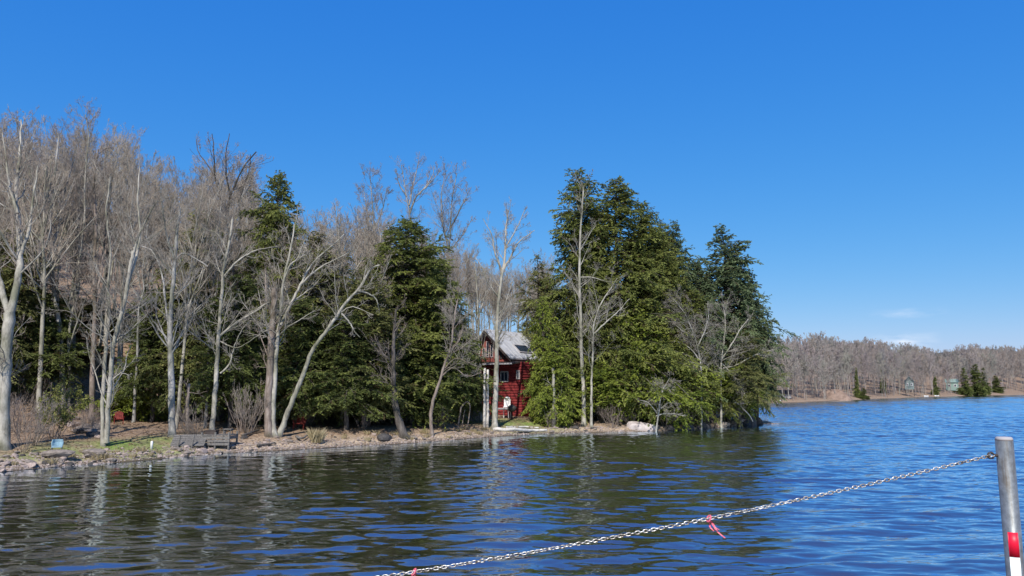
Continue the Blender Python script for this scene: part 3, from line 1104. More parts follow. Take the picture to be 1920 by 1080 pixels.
hero(None, [([(397, 815), (403, 740), (407, 675), (411, 610), (416, 550), (420, 500), (430, 455), (436, 410)], 11, 4),
            ([(413, 630), (430, 615), (448, 602), (480, 583), (505, 565)], 5, 1.5),
            ([(413, 700), (430, 683), (437, 655), (452, 622), (470, 600)], 4, 1.5),
            ([(413, 640), (440, 652), (460, 645), (500, 618)], 3, 1),
            ([(418, 520), (445, 490), (478, 470), (520, 462)], 4, 1.5),
            ([(425, 470), (410, 440), (385, 430), (355, 418)], 3, 1)], PB, TP,
     'pale trunk leaning slightly right behind the wooden dock', n=(5, 5, 5))
hero(44, [([(440, 560), (436, 500), (428, 440), (427, 400), (430, 372), (443, 343), (458, 312), (481, 284)], 9, 2.5),
          ([(428, 410), (415, 375), (404, 335), (401, 290), (398, 250)], 5, 1.5),
          ([(446, 380), (456, 350), (467, 322), (470, 290)], 4, 1.5),
          ([(432, 372), (425, 330), (424, 290), (430, 250)], 4, 1.5),
          ([(410, 345), (390, 310), (372, 285), (368, 262)], 3.5, 1.2)], DB, T0,
     'dark trunked tree spreading bare limbs against the sky left of the flat topped evergreen', n=(4, 5, 4), base_px=(440, 770))
hero(None, [([(504, 818), (503, 760), (506, 700), (508, 650), (511, 600), (515, 540)], 17, 12),
            ([(511, 600), (500, 560), (498, 500)], 6, 3)], BB, T0,
     'thick brown trunk close left of the forked white tree', n=(2, 4, 3))
hero(None, [([(516, 820), (512, 785), (516, 695), (520, 635), (524, 600), (529, 545), (536, 505), (547, 458), (552, 420)], 12, 3),
            ([(526, 610), (545, 570), (563, 535), (582, 500), (602, 478), (645, 440)], 7, 1.5),
            ([(565, 532), (595, 505), (627, 487), (670, 466)], 4.5, 1.2),
            ([(532, 525), (545, 495), (558, 484), (575, 440)], 4, 1.2),
            ([(523, 600), (505, 570), (480, 580), (440, 605)], 4, 1.2)], PB, TP,
     'white tree forking into long ascending limbs behind the leaning trunk', n=(5, 5, 5))
hero(None, [([(522, 818), (537, 780), (553, 740), (572, 692), (584, 660), (603, 632), (626, 601), (648, 568), (672, 542), (695, 505), (712, 497)], 12, 3.5),
            ([(672, 545), (690, 550), (706, 562), (711, 588)], 4, 1.5),
            ([(640, 588), (655, 604), (665, 622), (675, 632)], 4, 1.5),
            ([(640, 585), (662, 575), (700, 590)], 2.5, 1)], PB, TP,
     'long pale trunk leaning far to the right over the shore', n=(3, 4, 4))
hero(None, [([(760, 822), (751, 800), (744, 775), (739, 745), (737, 700), (738, 640), (742, 580)], 18, 4)], DB, T0,
     'flared brown trunk leaning left at the waterside under the broad conifer', n=(4, 5, 4), name='bare_tree')
hero(None, [([(810, 818), (808, 775), (814, 745), (822, 722), (834, 683), (845, 652), (850, 610), (858, 560)], 8, 2.5),
            ([(828, 705), (850, 690), (875, 705), (900, 700)], 3.5, 1),
            ([(834, 690), (855, 672), (880, 680), (900, 668)], 3, 1),
            ([(842, 660), (860, 640), (868, 610)], 3, 1)], BB, TP,
     'slim brownish tree leaning right at the shore left of the bent sapling', n=(6, 6, 5))
hero(None, [([(927, 806), (929, 750), (931, 685), (932, 610), (936, 555), (942, 512), (947, 480), (948, 440), (953, 395)], 13, 2.5),
            ([(942, 515), (932, 485), (926, 465), (922, 440), (905, 410)], 4.5, 1.2),
            ([(944, 505), (958, 482), (972, 455), (1002, 432)], 5, 1.2),
            ([(948, 465), (962, 440), (975, 415), (985, 390)], 3.5, 1),
            ([(934, 590), (950, 575), (985, 565)], 3, 1),
            ([(931, 668), (937, 640), (945, 628), (965, 632)], 3, 1),
            ([(936, 560), (915, 530), (905, 505), (890, 480)], 3, 1)], PB, TP,
     'tall pale trunk directly in front of the red cabin', n=(5, 6, 5))
hero(53.5, [([(902, 780), (899, 710), (898, 640), (896, 590), (894, 540), (890, 490)], 6, 2),
            ([(897, 610), (886, 585), (876, 570)], 2.5, 1),
            ([(896, 600), (905, 570), (912, 545)], 2.5, 1)], PB, TP,
     'thin pale tree at the left corner of the cabin gable', base_px=(902, 790), n=(4, 5, 4))
hero(53.6, [([(1094, 735), (1090, 650), (1087, 545), (1087, 465), (1091, 400), (1094, 350)], 9, 3),
            ([(1088, 520), (1110, 520), (1140, 528), (1165, 525)], 3, 1),
            ([(1087, 470), (1105, 440), (1118, 420)], 2.5, 1),
            ([(1088, 560), (1070, 530), (1058, 510)], 2.5, 1)], PB, TP,
     'tall slender pale trunk standing against the evergreens of the point', base_px=(1094, 790), n=(4, 5, 4))
hero(53, [([(1109, 720), (1112, 650), (1113, 612), (1122, 580), (1140, 548), (1158, 522)], 6, 2),
            ([(1115, 625), (1135, 605), (1158, 585), (1180, 560)], 3.5, 1),
            ([(1112, 640), (1102, 610), (1098, 585)], 2.5, 1)], PB, TP,
     'forked pale sapling close right of the tall slender trunk', base_px=(1109, 790), n=(5, 5, 5))
hero(52.2, [([(1039, 745), (1037, 690)], 7, 6)], PB, TP,
     'short pale dead stem in the bright low conifer by the cabin', base_px=(1038, 800), n=(1, 2, 2))
hero(58.0, [([(1352, 700), (1353, 673), (1357, 640), (1360, 604), (1356, 570)], 5, 2),
            ([(1354, 672), (1372, 645), (1390, 615), (1403, 598)], 3.5, 1.2),
            ([(1352, 675), (1335, 662), (1300, 668), (1265, 690)], 3.5, 1.2),
            ([(1356, 690), (1380, 685), (1410, 668), (1450, 655)], 3, 1),
            ([(1352, 680), (1375, 705), (1395, 735), (1402, 752)], 3, 1)], PB, TP,
     'grey bare tree sprawling sideways over the low evergreens near the tip', base_px=(1352, 795), n=(7, 6, 5), lenf=(.3, .5), up=0.0)
hero(56.6, [([(1315, 700), (1310, 660), (1300, 625), (1285, 590), (1262, 560)], 4, 1.5),
            ([(1312, 675), (1290, 650), (1262, 640), (1240, 655)], 3, 1),
            ([(1308, 650), (1325, 610), (1330, 575)], 3, 1),
            ([(1302, 630), (1280, 620), (1255, 600)], 2.5, 1)], GB, TP,
     'thin bare tree with brushy arching twigs in the middle of the point', base_px=(1315, 795), n=(9, 7, 5), lenf=(.3, .55), up=-0.1)
hero(52.9, [([(1228, 792), (1236, 765), (1242, 735), (1256, 708)], 4, 1.5),
            ([(1232, 775), (1215, 755), (1195, 750)], 2.5, 1),
            ([(1234, 770), (1255, 755), (1280, 758)], 2.5, 1),
            ([(1230, 780), (1250, 775), (1285, 780)], 2.5, 1)], GB, TP,
     'small grey dead brush leaning over the water right of the boulder', n=(10, 6, 4), up=-.05, name='dead_bush', cat='bush')

# crowns rising behind the conifers, seen against the sky
for (px, pb, Y, limbs, lab) in [
    (700, 640, 60, [([(706, 600), (704, 500), (702, 430), (698, 380), (694, 330)], 6, 1.5), ([(703, 440), (690, 400), (680, 350)], 3, 1), ([(703, 430), (718, 390), (726, 350)], 3, 1)],
     'bare crown against the sky left of the broad conifer dome'),
    (768, 640, 60, [([(775, 600), (773, 480), (770, 420), (766, 390), (758, 340), (752, 310)], 6, 1.5), ([(769, 400), (780, 370), (800, 350), (826, 320)], 4, 1), ([(767, 385), (776, 340), (786, 300)], 4, 1), ([(764, 370), (748, 345), (744, 320)], 3, 1), ([(786, 365), (808, 335), (815, 312)], 3, 1)],
     'highest bare crown rising above the broad conifer dome'),
    (842, 640, 60, [([(843, 620), (843, 560), (842, 480), (845, 420), (848, 370), (856, 325)], 6, 1.5), ([(842, 470), (830, 420), (828, 360), (836, 325)], 4, 1), ([(844, 430), (864, 390), (884, 350)], 3.5, 1), ([(843, 470), (868, 440), (885, 410)], 3, 1)],
     'purplish bare crown against the sky just right of the dome')]:
    hero(Y, limbs, GB, M_TWIG_BUD if 'purplish' in lab else M_TWIG, lab, n=(7, 6, 5), base_px=(px, 760), up=0.5, t0=0.4)

# ------------------------------------------------------------------ the bare hillside wood behind
BG = []
for s in range(9):
    t_, c_ = bare_proto(300 + s, 17, 22 + 2 * (s % 4), 7, 5 + s % 2, 3, r0=0.13 + 0.02 * (s % 3), t0=0.14 + .05 * (s % 4), up=[.5, .3, .15, .4, .25][s % 5], ang=[(22, 48), (30, 60), (18, 40), (35, 70)][s % 4], forks=1 + s % 3, twigr=.0065)
    BG.append((tube_mesh('trunk', t_, [M_BARK_GREY, M_BARK_PALE, M_BARK_PALE][s % 3]), tube_mesh('crown', c_, M_TWIG_BG)))
ENV_L = [(-260, 190), (-100, 205), (0, 215), (60, 232), (100, 205), (160, 215), (230, 250), (280, 285), (330, 305), (370, 270), (430, 258), (470, 330),
         (520, 370), (580, 385), (640, 378), (700, 380), (780, 400), (860, 430), (900, 480), (960, 480), (1010, 470), (1080, 520), (1200, 560)]
ex, ey = np.array(ENV_L, float).T
rng = np.random.default_rng(5)
cells = []
for Yr, n in ((43, 20), (48, 27), (54, 32), (61, 36), (69, 38), (79, 36)):
    for k in range(n):
        px = -260 + (k + rng.uniform(0.1, 0.9)) * (1240 / n)
        Y = Yr + rng.uniform(-3, 3)
        x = (px - 960) / FPX * Y
        d = float(signed_d(np.array([x]), np.array([Y]))[0])
        if d < 6 or (px > 860 and Y < 70):
            continue
        cells.append((px, Y, x))
for k in range(34):
    px = 850 + rng.uniform(0, 190)
    Y = rng.uniform(74, 112)
    cells.append((px, Y, (px - 960) / FPX * Y))
for i, (px, Y, x) in enumerate(cells):
    top = at(px, np.interp(px, ex, ey), Y)[2]
    g = gz(x, Y)
    H = min(max((top - g) * rng.uniform(0.78, 1.0), 8), 24)
    s = H / 17
    wd = s * rng.uniform(0.75, 1.0)
    bare_tree(BG[int(rng.integers(9))], (x, Y, g), (wd, wd, s), rng.uniform(0, 6.28),
              'bare grey brown tree in the dense leafless wood behind the shoreline trees', 'bare trees of the hillside wood')

# ------------------------------------------------------------------ far shore wood
FAR = []
for s in range(5):
    t_, c_ = bare_proto(400 + s, 14, 15, 6, 5, 0, r0=0.085, t0=0.05, twigr=0.030, spread=(0.34, 0.55), K3=2, up=0.35)
    FAR.append((t_, c_))
FM = [(tube_mesh('trunk', t_, M_BARK_GREY if s % 2 else M_BARK_BROWN), tube_mesh('crown', c_, M_TWIG_FAR)) for s, (t_, c_) in enumerate(FAR)]
ENV_F = [(1300, 640), (1480, 632), (1520, 626), (1548, 622), (1580, 634), (1640, 634), (1680, 646), (1710, 642), (1735, 649), (1770, 656), (1800, 652),
         (1816, 643), (1850, 640), (1890, 634), (1930, 635), (2100, 630)]
fx_, fy_ = np.array(ENV_F, float).T
rng = np.random.default_rng(8)
far_np = np.array(FAR_PX)
V, F, off = [], [], 0
FT = []
for k in range(760):
    px = rng.uniform(1370, 2010)
    py = np.interp(px, far_np[:, 0], far_np[:, 1])
    sh = water_at(px, py)
    front = k < 80
    back = rng.uniform(2, 9) if front else rng.uniform(5, 175)
    dirn = np.array([sh[0], sh[1]]) / np.hypot(sh[0], sh[1])
    x, y = sh[:2] + dirn * back
    if signed_d(np.array([x]), np.array([y]))[0] < 1.5:
        continue
    g = gz(x, y)
    topz = at(px, np.interp(px, fx_, fy_), y)[2]
    H = min(max(topz - g, 6), 19 if not front else 11) * rng.uniform(0.72, 1.04)
    s = H / 14
    if front:
        bare_tree(FM[k % 5], (x, y, g), (s, s, s), rng.uniform(0, 6.28), 'slim pale bare tree at the edge of the far shore',
                  'bare trees lining the far shore', name='bare_tree')
    else:
        a = rng.uniform(0, 6.28)
        tint_k = rng.random()
        ca, sa = math.cos(a), math.sin(a)
        Rm = np.array([[ca, -sa, 0], [sa, ca, 0], [0, 0, 1]])
        t_, c_ = FAR[k % 5]
        for P, r, sd in list(t_) + list(c_):
            v, f = tubes(P, r, 3)
            V.append(v @ Rm.T * s + np.array([x, y, g]))
            F.append(f[0] + off)
            FT.append(np.full(len(v), tint_k))
            off += len(v)
link('far_shore_woods', np_mesh('far_shore_woods', np.concatenate(V), np.concatenate(F), M_TWIG_FAR, True, np.concatenate(FT)), kind='stuff',
     label='grey purple leafless wood covering the hillside across the lake', cat='woods')
for (px, pt, dpt, half, lab) in [
    (1806, 690, 6, 14, 'dark conifer on the far shore, left and narrower of the adjoining pair'),
    (1828, 684, 8, 20, 'broadest dark conifer on the far shore, right of the narrow one'),
    (1843, 690, 12, 12, 'dark conifer half hidden behind the broadest far conifer'),
    (1605, 690, 10, 7, 'slim dark spruce on the far shore above the round evergreen bush'),
    (1751, 697, 10, 7, 'slim dark spruce on the far shore right of the grey green cottage'),
    (1652, 668, 40, 6, 'small dark evergreen spire high in the far wood'),
    (1619, 728, 3, 10, 'round dark evergreen bush at the far waterline'),
    (1866, 705, 14, 14, 'dim evergreen behind pale trunks right of the dark far conifers')]:
    py = np.interp(px, far_np[:, 0], far_np[:, 1])
    sh = water_at(px, py)
    dn = sh[:2] / np.hypot(*sh[:2])
    x, y = sh[:2] + dn * dpt
    put_conifer('far', px, pt, y, half, px * 1.7, lab)
# ------------------------------------------------------------------ red cabin
M_RED = noisy('red_log_siding', [(0.3, (0.11, 0.017, 0.018)), (0.55, (0.205, 0.027, 0.028)), (0.75, (0.29, 0.055, 0.05))], scale=1.6, stretch=(1, 1, 5), bump=0.004)
M_RED_DULL = noisy('faded_red_boards', [(0.3, (0.15, 0.035, 0.03)), (0.7, (0.30, 0.085, 0.07))], scale=2.5, stretch=(4, 4, 1), bump=0.004)
M_ROOF = noisy('grey_metal_roof', [(0.3, (0.30, 0.30, 0.31)), (0.7, (0.46, 0.46, 0.47))], scale=1.5, rough=0.5, bump=0.004)
M_WHITE = noisy('white_paint', [(0.3, (0.60, 0.58, 0.56)), (0.7, (0.80, 0.79, 0.77))], scale=3, rough=0.6)
M_TRIM = noisy('grey_trim', [(0.3, (0.26, 0.24, 0.24)), (0.7, (0.42, 0.40, 0.40))], scale=3, rough=0.7)
M_DARKTRIM = noisy('dark_trim', [(0.3, (0.03, 0.022, 0.02)), (0.7, (0.07, 0.055, 0.05))], scale=3, rough=0.7)
M_PINKTRIM = noisy('weathered_pale_trim', [(0.3, (0.36, 0.27, 0.25)), (0.7, (0.52, 0.42, 0.39))], scale=3, rough=0.7)
M_GLASS, nt, p = mat_base('window_glass')
p.inputs['Base Color'].default_value = (0.02, 0.03, 0.05, 1)
p.inputs['Roughness'].default_value = 0.04
p.inputs['Specular IOR Level'].default_value = 0.7

TH = R(33)
E3 = np.array([math.cos(TH), -math.sin(TH), 0])       # to the right along the front
B3 = np.array([math.sin(TH), math.cos(TH), 0])        # back along the side
HO = at(945, 775, 58.0)
HZ = gz(HO[0], HO[1])
HO[2] = 0


def fr(px, py, wback=0.0):
    """pixel -> (u along front, z) in the plane of the cabin front, set back by wback"""
    d = ray(px, py)
    o = np.array([0, 0, EYE])
    n = B3
    t = ((HO + B3 * wback - o) @ n) / (d @ n)
    q = o + d * t
    return (q - HO) @ E3, q[2]


def hp(u, wb, z):
    return HO + E3 * u + B3 * wb + UP * z


cab_base = hp(0, 0, HZ - 0.3)
cabin = empty('red_cabin', tuple(cab_base), 'red log sided two storey cabin with a light grey roof between the evergreens', 'cabin')


def cb(mb, name, mat, parent=None, **kw):
    for i in range(len(mb.V)):
        mb.V[i] = np.asarray(mb.V[i]) - cab_base
    return mb.build(name, mat, parent or cabin, **kw)


AX = np.array([E3, B3, UP])
uL, _ = fr(899, 700)
uR, zB = fr(978, 776)
zB = min(zB, HZ - 0.2)
_, zT = fr(945, 679)
uLow, _ = fr(903, 700)
DEPTH = 7.0
# lower storey: courses of horizontal half logs on the front and right side
mb = MB()
nc = int((zT - zB) / 0.2)
ch = (zT - zB) / nc
for k in range(nc):
    z0 = zB + k * ch
    sec = [(0, 0), (-0.03, 0.02), (-0.05, ch * .35), (-0.045, ch * .7), (-0.015, ch * .97), (0, ch)]
    mb.prism([hp(uLow, w_, z0 + q) for w_, q in sec], [hp(uR + 0.03, w_, z0 + q) for w_, q in sec])
    mb.prism([hp(uR - w_, 0.0, z0 + q) for w_, q in sec], [hp(uR - w_, DEPTH, z0 + q) for w_, q in sec])
mb.box(hp((uLow + uR) / 2 - .02, DEPTH / 2 + .02, (zB + zT) / 2), (uR - uLow - .06, DEPTH - .06, zT - zB - .01), AX)
cb(mb, 'wall', M_RED)
# upper storey gable: vertical faded boards
ap_u, ap_z = fr(915, 617)
re_u, re_z = fr(963, 669)
le_u, le_z = fr(897, 645)
_, zG = fr(930, 678)
mb = MB()
gl, gr = le_u + 0.12, re_u - 0.3
slope_r = (ap_z - re_z) / (re_u - ap_u)
slope_l = (ap_z - le_z) / (ap_u - le_u)
nbd = 26
for k in range(nbd):
    a0 = gl + (gr - gl) * k / nbd
    a1 = gl + (gr - gl) * (k + 1) / nbd - 0.012

    def top(u):
        return ap_z - 0.14 - (slope_r * (u - ap_u) if u > ap_u else slope_l * (ap_u - u))
    w0 = 0.012 if k % 2 else 0.0
    if min(top(a0), top(a1)) > zG + 0.05:
        mb.hexa([hp(a0, w0, zG), hp(a1, w0, zG), hp(a1, 0.16, zG), hp(a0, 0.16, zG), hp(a0, w0, top(a0)), hp(a1, w0, top(a1)), hp(a1, 0.16, top(a1)), hp(a0, 0.16, top(a0))])
pts = [(gl + .02, zG), (gr - .02, zG), (gr - .02, top(gr) - .02), (ap_u, ap_z - .17), (gl + .02, top(gl) - .02)]
mb.prism([hp(u, 0.1, z) for u, z in pts], [hp(u, DEPTH, z) for u, z in pts])
cb(mb, 'gable', M_RED_DULL)
# roof: two slabs, the right one with a skylight; standing seams
mb = MB()
W0, W1 = -0.55, DEPTH + 0.3
TK = 0.10
re2_u, re2_z = re_u + 0.10, re_z - 0.10 * slope_r
le2_u, le2_z = le_u - 0.05, le_z - 0.05 * slope_l
for (u0, z0, u1, z1) in ((ap_u, ap_z, re2_u, re2_z), (ap_u, ap_z, le2_u, le2_z)):
    mb.hexa([hp(u0, W0, z0 - TK), hp(u1, W0, z1 - TK), hp(u1, W1, z1 - TK), hp(u0, W1, z0 - TK), hp(u0, W0, z0), hp(u1, W0, z1), hp(u1, W1, z1), hp(u0, W1, z0)])
sl = np.array([re2_u - ap_u, re2_z - ap_z])
for k in range(14):
    wq = W0 + 0.2 + k * (W1 - W0 - 0.4) / 13
    a, b = hp(ap_u + .05, wq, ap_z - .05 * slope_r + .015), hp(re2_u - .02, wq, re2_z + .02 * slope_r + .015)
    mb.tube([a, b], 0.018, 4)
roof = cb(mb, 'roof', M_ROOF)
mb = MB()                                              # dark fascia under the rakes and the eave
for (u0, z0, u1, z1) in ((ap_u, ap_z, re2_u, re2_z), (ap_u, ap_z, le2_u, le2_z)):
    mb.hexa([hp(u0, W0 + .02, z0 - .34), hp(u1, W0 + .02, z1 - .34), hp(u1, W0 + .07, z1 - .34), hp(u0, W0 + .07, z0 - .34),
             hp(u0, W0 + .02, z0 - TK - .003), hp(u1, W0 + .02, z1 - TK - .003), hp(u1, W0 + .07, z1 - TK - .003), hp(u0, W0 + .07, z0 - TK - .003)])
mb.box(hp(re2_u - .06, (W0 + W1) / 2 + .1, re2_z - TK - .13), (.05, W1 - W0 - .3, .2), AX)
cb(mb, 'fascia', M_DARKTRIM)
# skylight on the right slope
n_s = nrm(np.cross(B3, (E3 * sl[0] + UP * sl[1])))
n_s = n_s if n_s[2] > 0 else -n_s


def on_roof(s, wq, lift):
    return hp(ap_u + sl[0] * s, wq, ap_z + sl[1] * s) + n_s * lift


mb = MB()
q = [(0.52, 1.5), (0.80, 1.5), (0.80, 3.4), (0.52, 3.4)]
mb.hexa([on_roof(s, w_, -.01) for s, w_ in q] + [on_roof(s, w_, .09) for s, w_ in q])
skyl = cb(mb, 'skylight', M_TRIM, roof)
mb = MB()
q = [(0.545, 1.58), (0.775, 1.58), (0.775, 3.32), (0.545, 3.32)]
mb.hexa([on_roof(s, w_, .06) for s, w_ in q] + [on_roof(s, w_, .098) for s, w_ in q])
cb(mb, 'skylight_pane', M_GLASS, roof)


def window(u0, z0, u1, z1, bars, wq=-0.05, side=False, fm=M_TRIM, t=0.09):
    def P(u, w_, z):
        return hp(uR - w_, u, z) if side else hp(u, w_, z)
    def bx(mb, a, b, c, d, w0, w1):
        mb.hexa([P(a, w0, b), P(c, w0, b), P(c, w1, b), P(a, w1, b), P(a, w0, d), P(c, w0, d), P(c, w1, d), P(a, w1, d)])
    f = MB()
    bx(f, u0, z0, u1, z0 + t, wq - .05, wq + .03)
    bx(f, u0, z1 - t, u1, z1, wq - .05, wq + .03)
    bx(f, u0, z0 + t, u0 + t, z1 - t, wq - .05, wq + .03)
    bx(f, u1 - t, z0 + t, u1, z1 - t, wq - .05, wq + .03)
    for b_ in range(bars):
        c = u0 + (u1 - u0) * (b_ + 1) / (bars + 1)
        bx(f, c - .03, z0 + t, c + .03, z1 - t, wq - .04, wq + .02)
    wf = cb(f, 'window', fm)
    g = MB()
    bx(g, u0 + t, z0 + t, u1 - t, z1 - t, wq - .012, wq + .005)
    cb(g, 'pane', M_GLASS, wf)


a, b = fr(939, 716), fr(954, 696)
window(a[0], a[1], b[0], b[1], 1)
a, b = fr(969, 711), fr(976, 694)
window(a[0], a[1], b[0] - .02, b[1], 0)
for x0, x1, yt in ((905, 910.5, 652), (912, 917.5, 640), (919.5, 925, 645)):
    a, b = fr(x0, 670), fr(x1, yt)
    window(a[0], a[1], b[0], b[1], 0, wq=-0.01, fm=M_PINKTRIM, t=.055)
for x0, x1, yt in ((937, 942, 656), (944, 949, 662)):
    a, b = fr(x0, 673), fr(x1, yt)
    window(a[0], a[1], b[0], b[1], 0, wq=-0.01, fm=M_DARKTRIM)
# porch canopy between the storeys
_, zc = fr(930, 681)
mb = MB()
u0, u1 = uLow - .15, uR - .05
mb.hexa([hp(u0, -1.25, zc - .16), hp(u1, -1.25, zc - .16), hp(u1, -.06, zc - .02), hp(u0, -.06, zc - .02),
         hp(u0, -1.25, zc - .04), hp(u1, -1.25, zc - .04), hp(u1, -.06, zc + .10), hp(u0, -.06, zc + .10)])
porch = cb(mb, 'porch_roof', M_DARKTRIM)
mb = MB()
mb.box(hp((u0 + u1) / 2, -1.275, zc - .10), (u1 - u0, .04, .10), AX)
cb(mb, 'porch_edge', M_TRIM, porch)

# things in front of the cabin
def pxsize(n, Y):
    return n / FPX * Y


g = on_ground(956, 771)
Y = 55.5
c = at(960, 770, Y)
gzz = gz(c[0], Y)
gr_ = empty('kettle_grill', (c[0], Y, gzz), 'black round grill in front of the red cabin wall', 'grill')
mb = MB()
hh = [0.55, .58, .68, .80, .86, .95, 1.03, 1.07]
rr_ = [.06, .2, .31, .35, .35, .30, .17, .03]
mb.tube([(0, 0, z) for z in hh], rr_, 14)
mb.build('kettle', M_ROCK_DARK, gr_, True)
for a in (0.4, 2.5, 4.6):
    MB().tube([(.18 * math.cos(a), .18 * math.sin(a), .66), (.34 * math.cos(a), .34 * math.sin(a), 0)], .018, 6).build('leg', M_DARKTRIM, gr_)
c = at(951, 750, 56.4)
sh_ = empty('deck_chair', (c[0], 56.4, gz(c[0], 56.4)), 'white high backed chair against the red cabin wall', 'chair')
bz = c[2] - gz(c[0], 56.4)
mb = MB()
mb.prism([(-.24, .0, bz - .5), (.24, .0, bz - .5), (.24, .0, bz + .06), (.18, .0, bz + .20), (0, .0, bz + .25), (-.18, .0, bz + .20), (-.24, .0, bz + .06)],
         [(-.24, .05, bz - .5), (.24, .05, bz - .5), (.24, .05, bz + .06), (.18, .05, bz + .20), (0, .05, bz + .25), (-.18, .05, bz + .20), (-.24, .05, bz + .06)])
mb.build('backrest', M_WHITE, sh_)
MB().box((0, -.22, bz - .5), (.58, .5, .05)).build('seat', M_WHITE, sh_)
for x_ in (-.25, .25):
    for y_ in (-.42, .0):
        MB().tube([(x_, y_, 0), (x_, y_, bz - .5)], .03, 6).build('leg', M_WHITE, sh_)
c = at(943, 768, 55.8)
tb = empty('garden_table', (c[0], 55.8, gz(c[0], 55.8)), 'small grey garden table left of the black grill', 'table')
MB().box((0, 0, .72), (.95, .7, .05)).box((0, 0, .66), (.85, .6, .06)).build('tabletop', M_TRIM, tb)
for x_ in (-.38, .38):
    for y_ in (-.26, .26):
        MB().tube([(x_ * 1.1, y_ * 1.1, 0), (x_, y_, .68)], .03, 6).build('leg', M_TRIM, tb)
for px, top_, lab in ((908, 690, 'taller of the two thin pale poles left of the trunk by the cabin'), (914, 693, 'thin pale pole nearer the big trunk by the cabin')):
    b0 = on_ground(px, 802)
    tp = at(px, top_, b0[1])
    H = tp[2] - b0[2]
    rg = np.random.default_rng(px)
    zz = np.linspace(-.2, H, 8)
    me_o = MB().tube(np.stack([rg.normal(size=8) * .012, rg.normal(size=8) * .012, zz], -1), np.linspace(.105, .075, 8), 8).build('wooden_pole', M_PALEWOOD, None, True, label=lab, cat='pole')
    me_o.location = tuple(b0)

# ------------------------------------------------------------------ rocks
def rock_mesh(seed, mat, sq=(1, .8, .55)):
    rg = np.random.default_rng(seed)
    n, mseg = 9, 14
    V = []
    for i in range(n + 1):
        th = math.pi * i / n
        for j in range(mseg):
            ph = 2 * math.pi * j / mseg
            V.append((math.sin(th) * math.cos(ph), math.sin(th) * math.sin(ph), math.cos(th)))
    V = np.array(V)
    for _ in range(11):                                # chop with random planes for facets
        nv = nrm(rg.normal(size=3))
        h_ = rg.uniform(0.5, 0.85)
        dd = V @ nv - h_
        V = V - np.where(dd > 0, dd, 0)[:, None] * nv * 0.9
    V *= np.array(sq)
    V += 0.04 * (np.stack([fbm(V[:, 0] * 4 + 9, V[:, 1] * 4 + V[:, 2] * 3, seed + k) for k in range(3)], -1) - .5)
    F = []
    for i in range(n):
        for j in range(mseg):
            F.append((i * mseg + j, i * mseg + (j + 1) % mseg, (i + 1) * mseg + (j + 1) % mseg, (i + 1) * mseg + j))
    return np_mesh('rock', V, np.array(F)[:, ::-1], mat, False)


M_BOULDER = noisy('pale_granite', [(0.3, (0.22, 0.18, 0.165)), (0.5, (0.40, 0.345, 0.325)), (0.7, (0.52, 0.465, 0.44))], scale=3.5, bump=0.03)
BOULDER = rock_mesh(52, M_BOULDER, (1, .75, .5))
ROCKS = [rock_mesh(s, [M_ROCK, M_ROCK_PINK, M_ROCK, M_ROCK_DARK, M_ROCK_PINK, M_ROCK][s % 6], (1, .75 + .05 * (s % 4), .45 + .06 * (s % 5))) for s in range(8)]


def put_rock(i, x, y, z, s, rz, label, group=None, name='rock', tilt=0.0):
    o = link(name, ROCKS[i], None, label, 'rock', group)
    o.location = (x, y, z)
    o.scale = s if hasattr(s, '__len__') else (s, s, s)
    o.rotation_euler = (tilt, tilt * .5, rz)
    return o


rng = np.random.default_rng(77)
sp = np.array(SHORE_PX, float)
n_r = 0
for k in range(400):
    px = rng.uniform(-20, 1400)
    if rng.random() < 0.55:
        px = rng.choice([rng.uniform(0, 240), rng.uniform(430, 600), rng.uniform(330, 440), rng.uniform(1040, 1130), rng.uniform(1240, 1420)])
    py = np.interp(px, sp[:, 0], sp[:, 1])
    b0 = water_at(px, py)
    dn = b0[:2] / np.hypot(*b0[:2])
    back = rng.uniform(-.25, 1.0) if rng.random() < .6 else rng.uniform(.5, 2.6)
    x, y = b0[:2] + dn * back
    s = rng.uniform(.07, .20) * (1.5 if rng.random() < .15 else 1) * (1.2 if px > 1240 else 1)
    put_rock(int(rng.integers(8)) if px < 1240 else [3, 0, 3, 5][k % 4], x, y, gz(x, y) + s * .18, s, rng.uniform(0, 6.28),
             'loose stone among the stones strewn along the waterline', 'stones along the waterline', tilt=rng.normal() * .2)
    n_r += 1
    if n_r >= 230:
        break
b0 = water_at(1198, 809)
big_ = put_rock(1, b0[0], b0[1] + .4, .16, (1.55, .8, 1.3), .15, 'big pale pinkish boulder at the waterline of the point', name='boulder')
big_.data = BOULDER
b0 = on_ground(722, 824)
put_rock(3, b0[0], b0[1], b0[2] + .05, (.60, .45, .55), 1.0, 'dark boulder at the waterline below the broad conifer', name='boulder')
b0 = on_ground(172, 856)
put_rock(0, b0[0], b0[1], b0[2] + .12, (.55, .4, .55), .2, 'blocky grey boulder left of the twin white stems at the shore', name='boulder')
b0 = on_ground(108, 858)
put_rock(5, b0[0], b0[1], b0[2] + .1, (.75, .45, .45), .5, 'flat grey boulder under the pale blue chair', name='boulder')
b0 = on_ground(1402, 797)
put_rock(3, b0[0], b0[1], b0[2] + .25, (1.0, .8, 1.6), .5, 'dark mossy boulder at the tip of the point', name='boulder')
b0 = water_at(1440, 795)
put_rock(1, b0[0], b0[1], -.02, (1.0, .35, .22), .1, 'low flat rock just breaking the water off the tip', name='rock')
b0 = on_ground(1375, 794)
put_rock(4, b0[0] + .4, b0[1], b0[2] + .15, (1.1, .5, .5), .2, 'pale slab of rock low on the tip of the point', name='rock')
rng = np.random.default_rng(123)
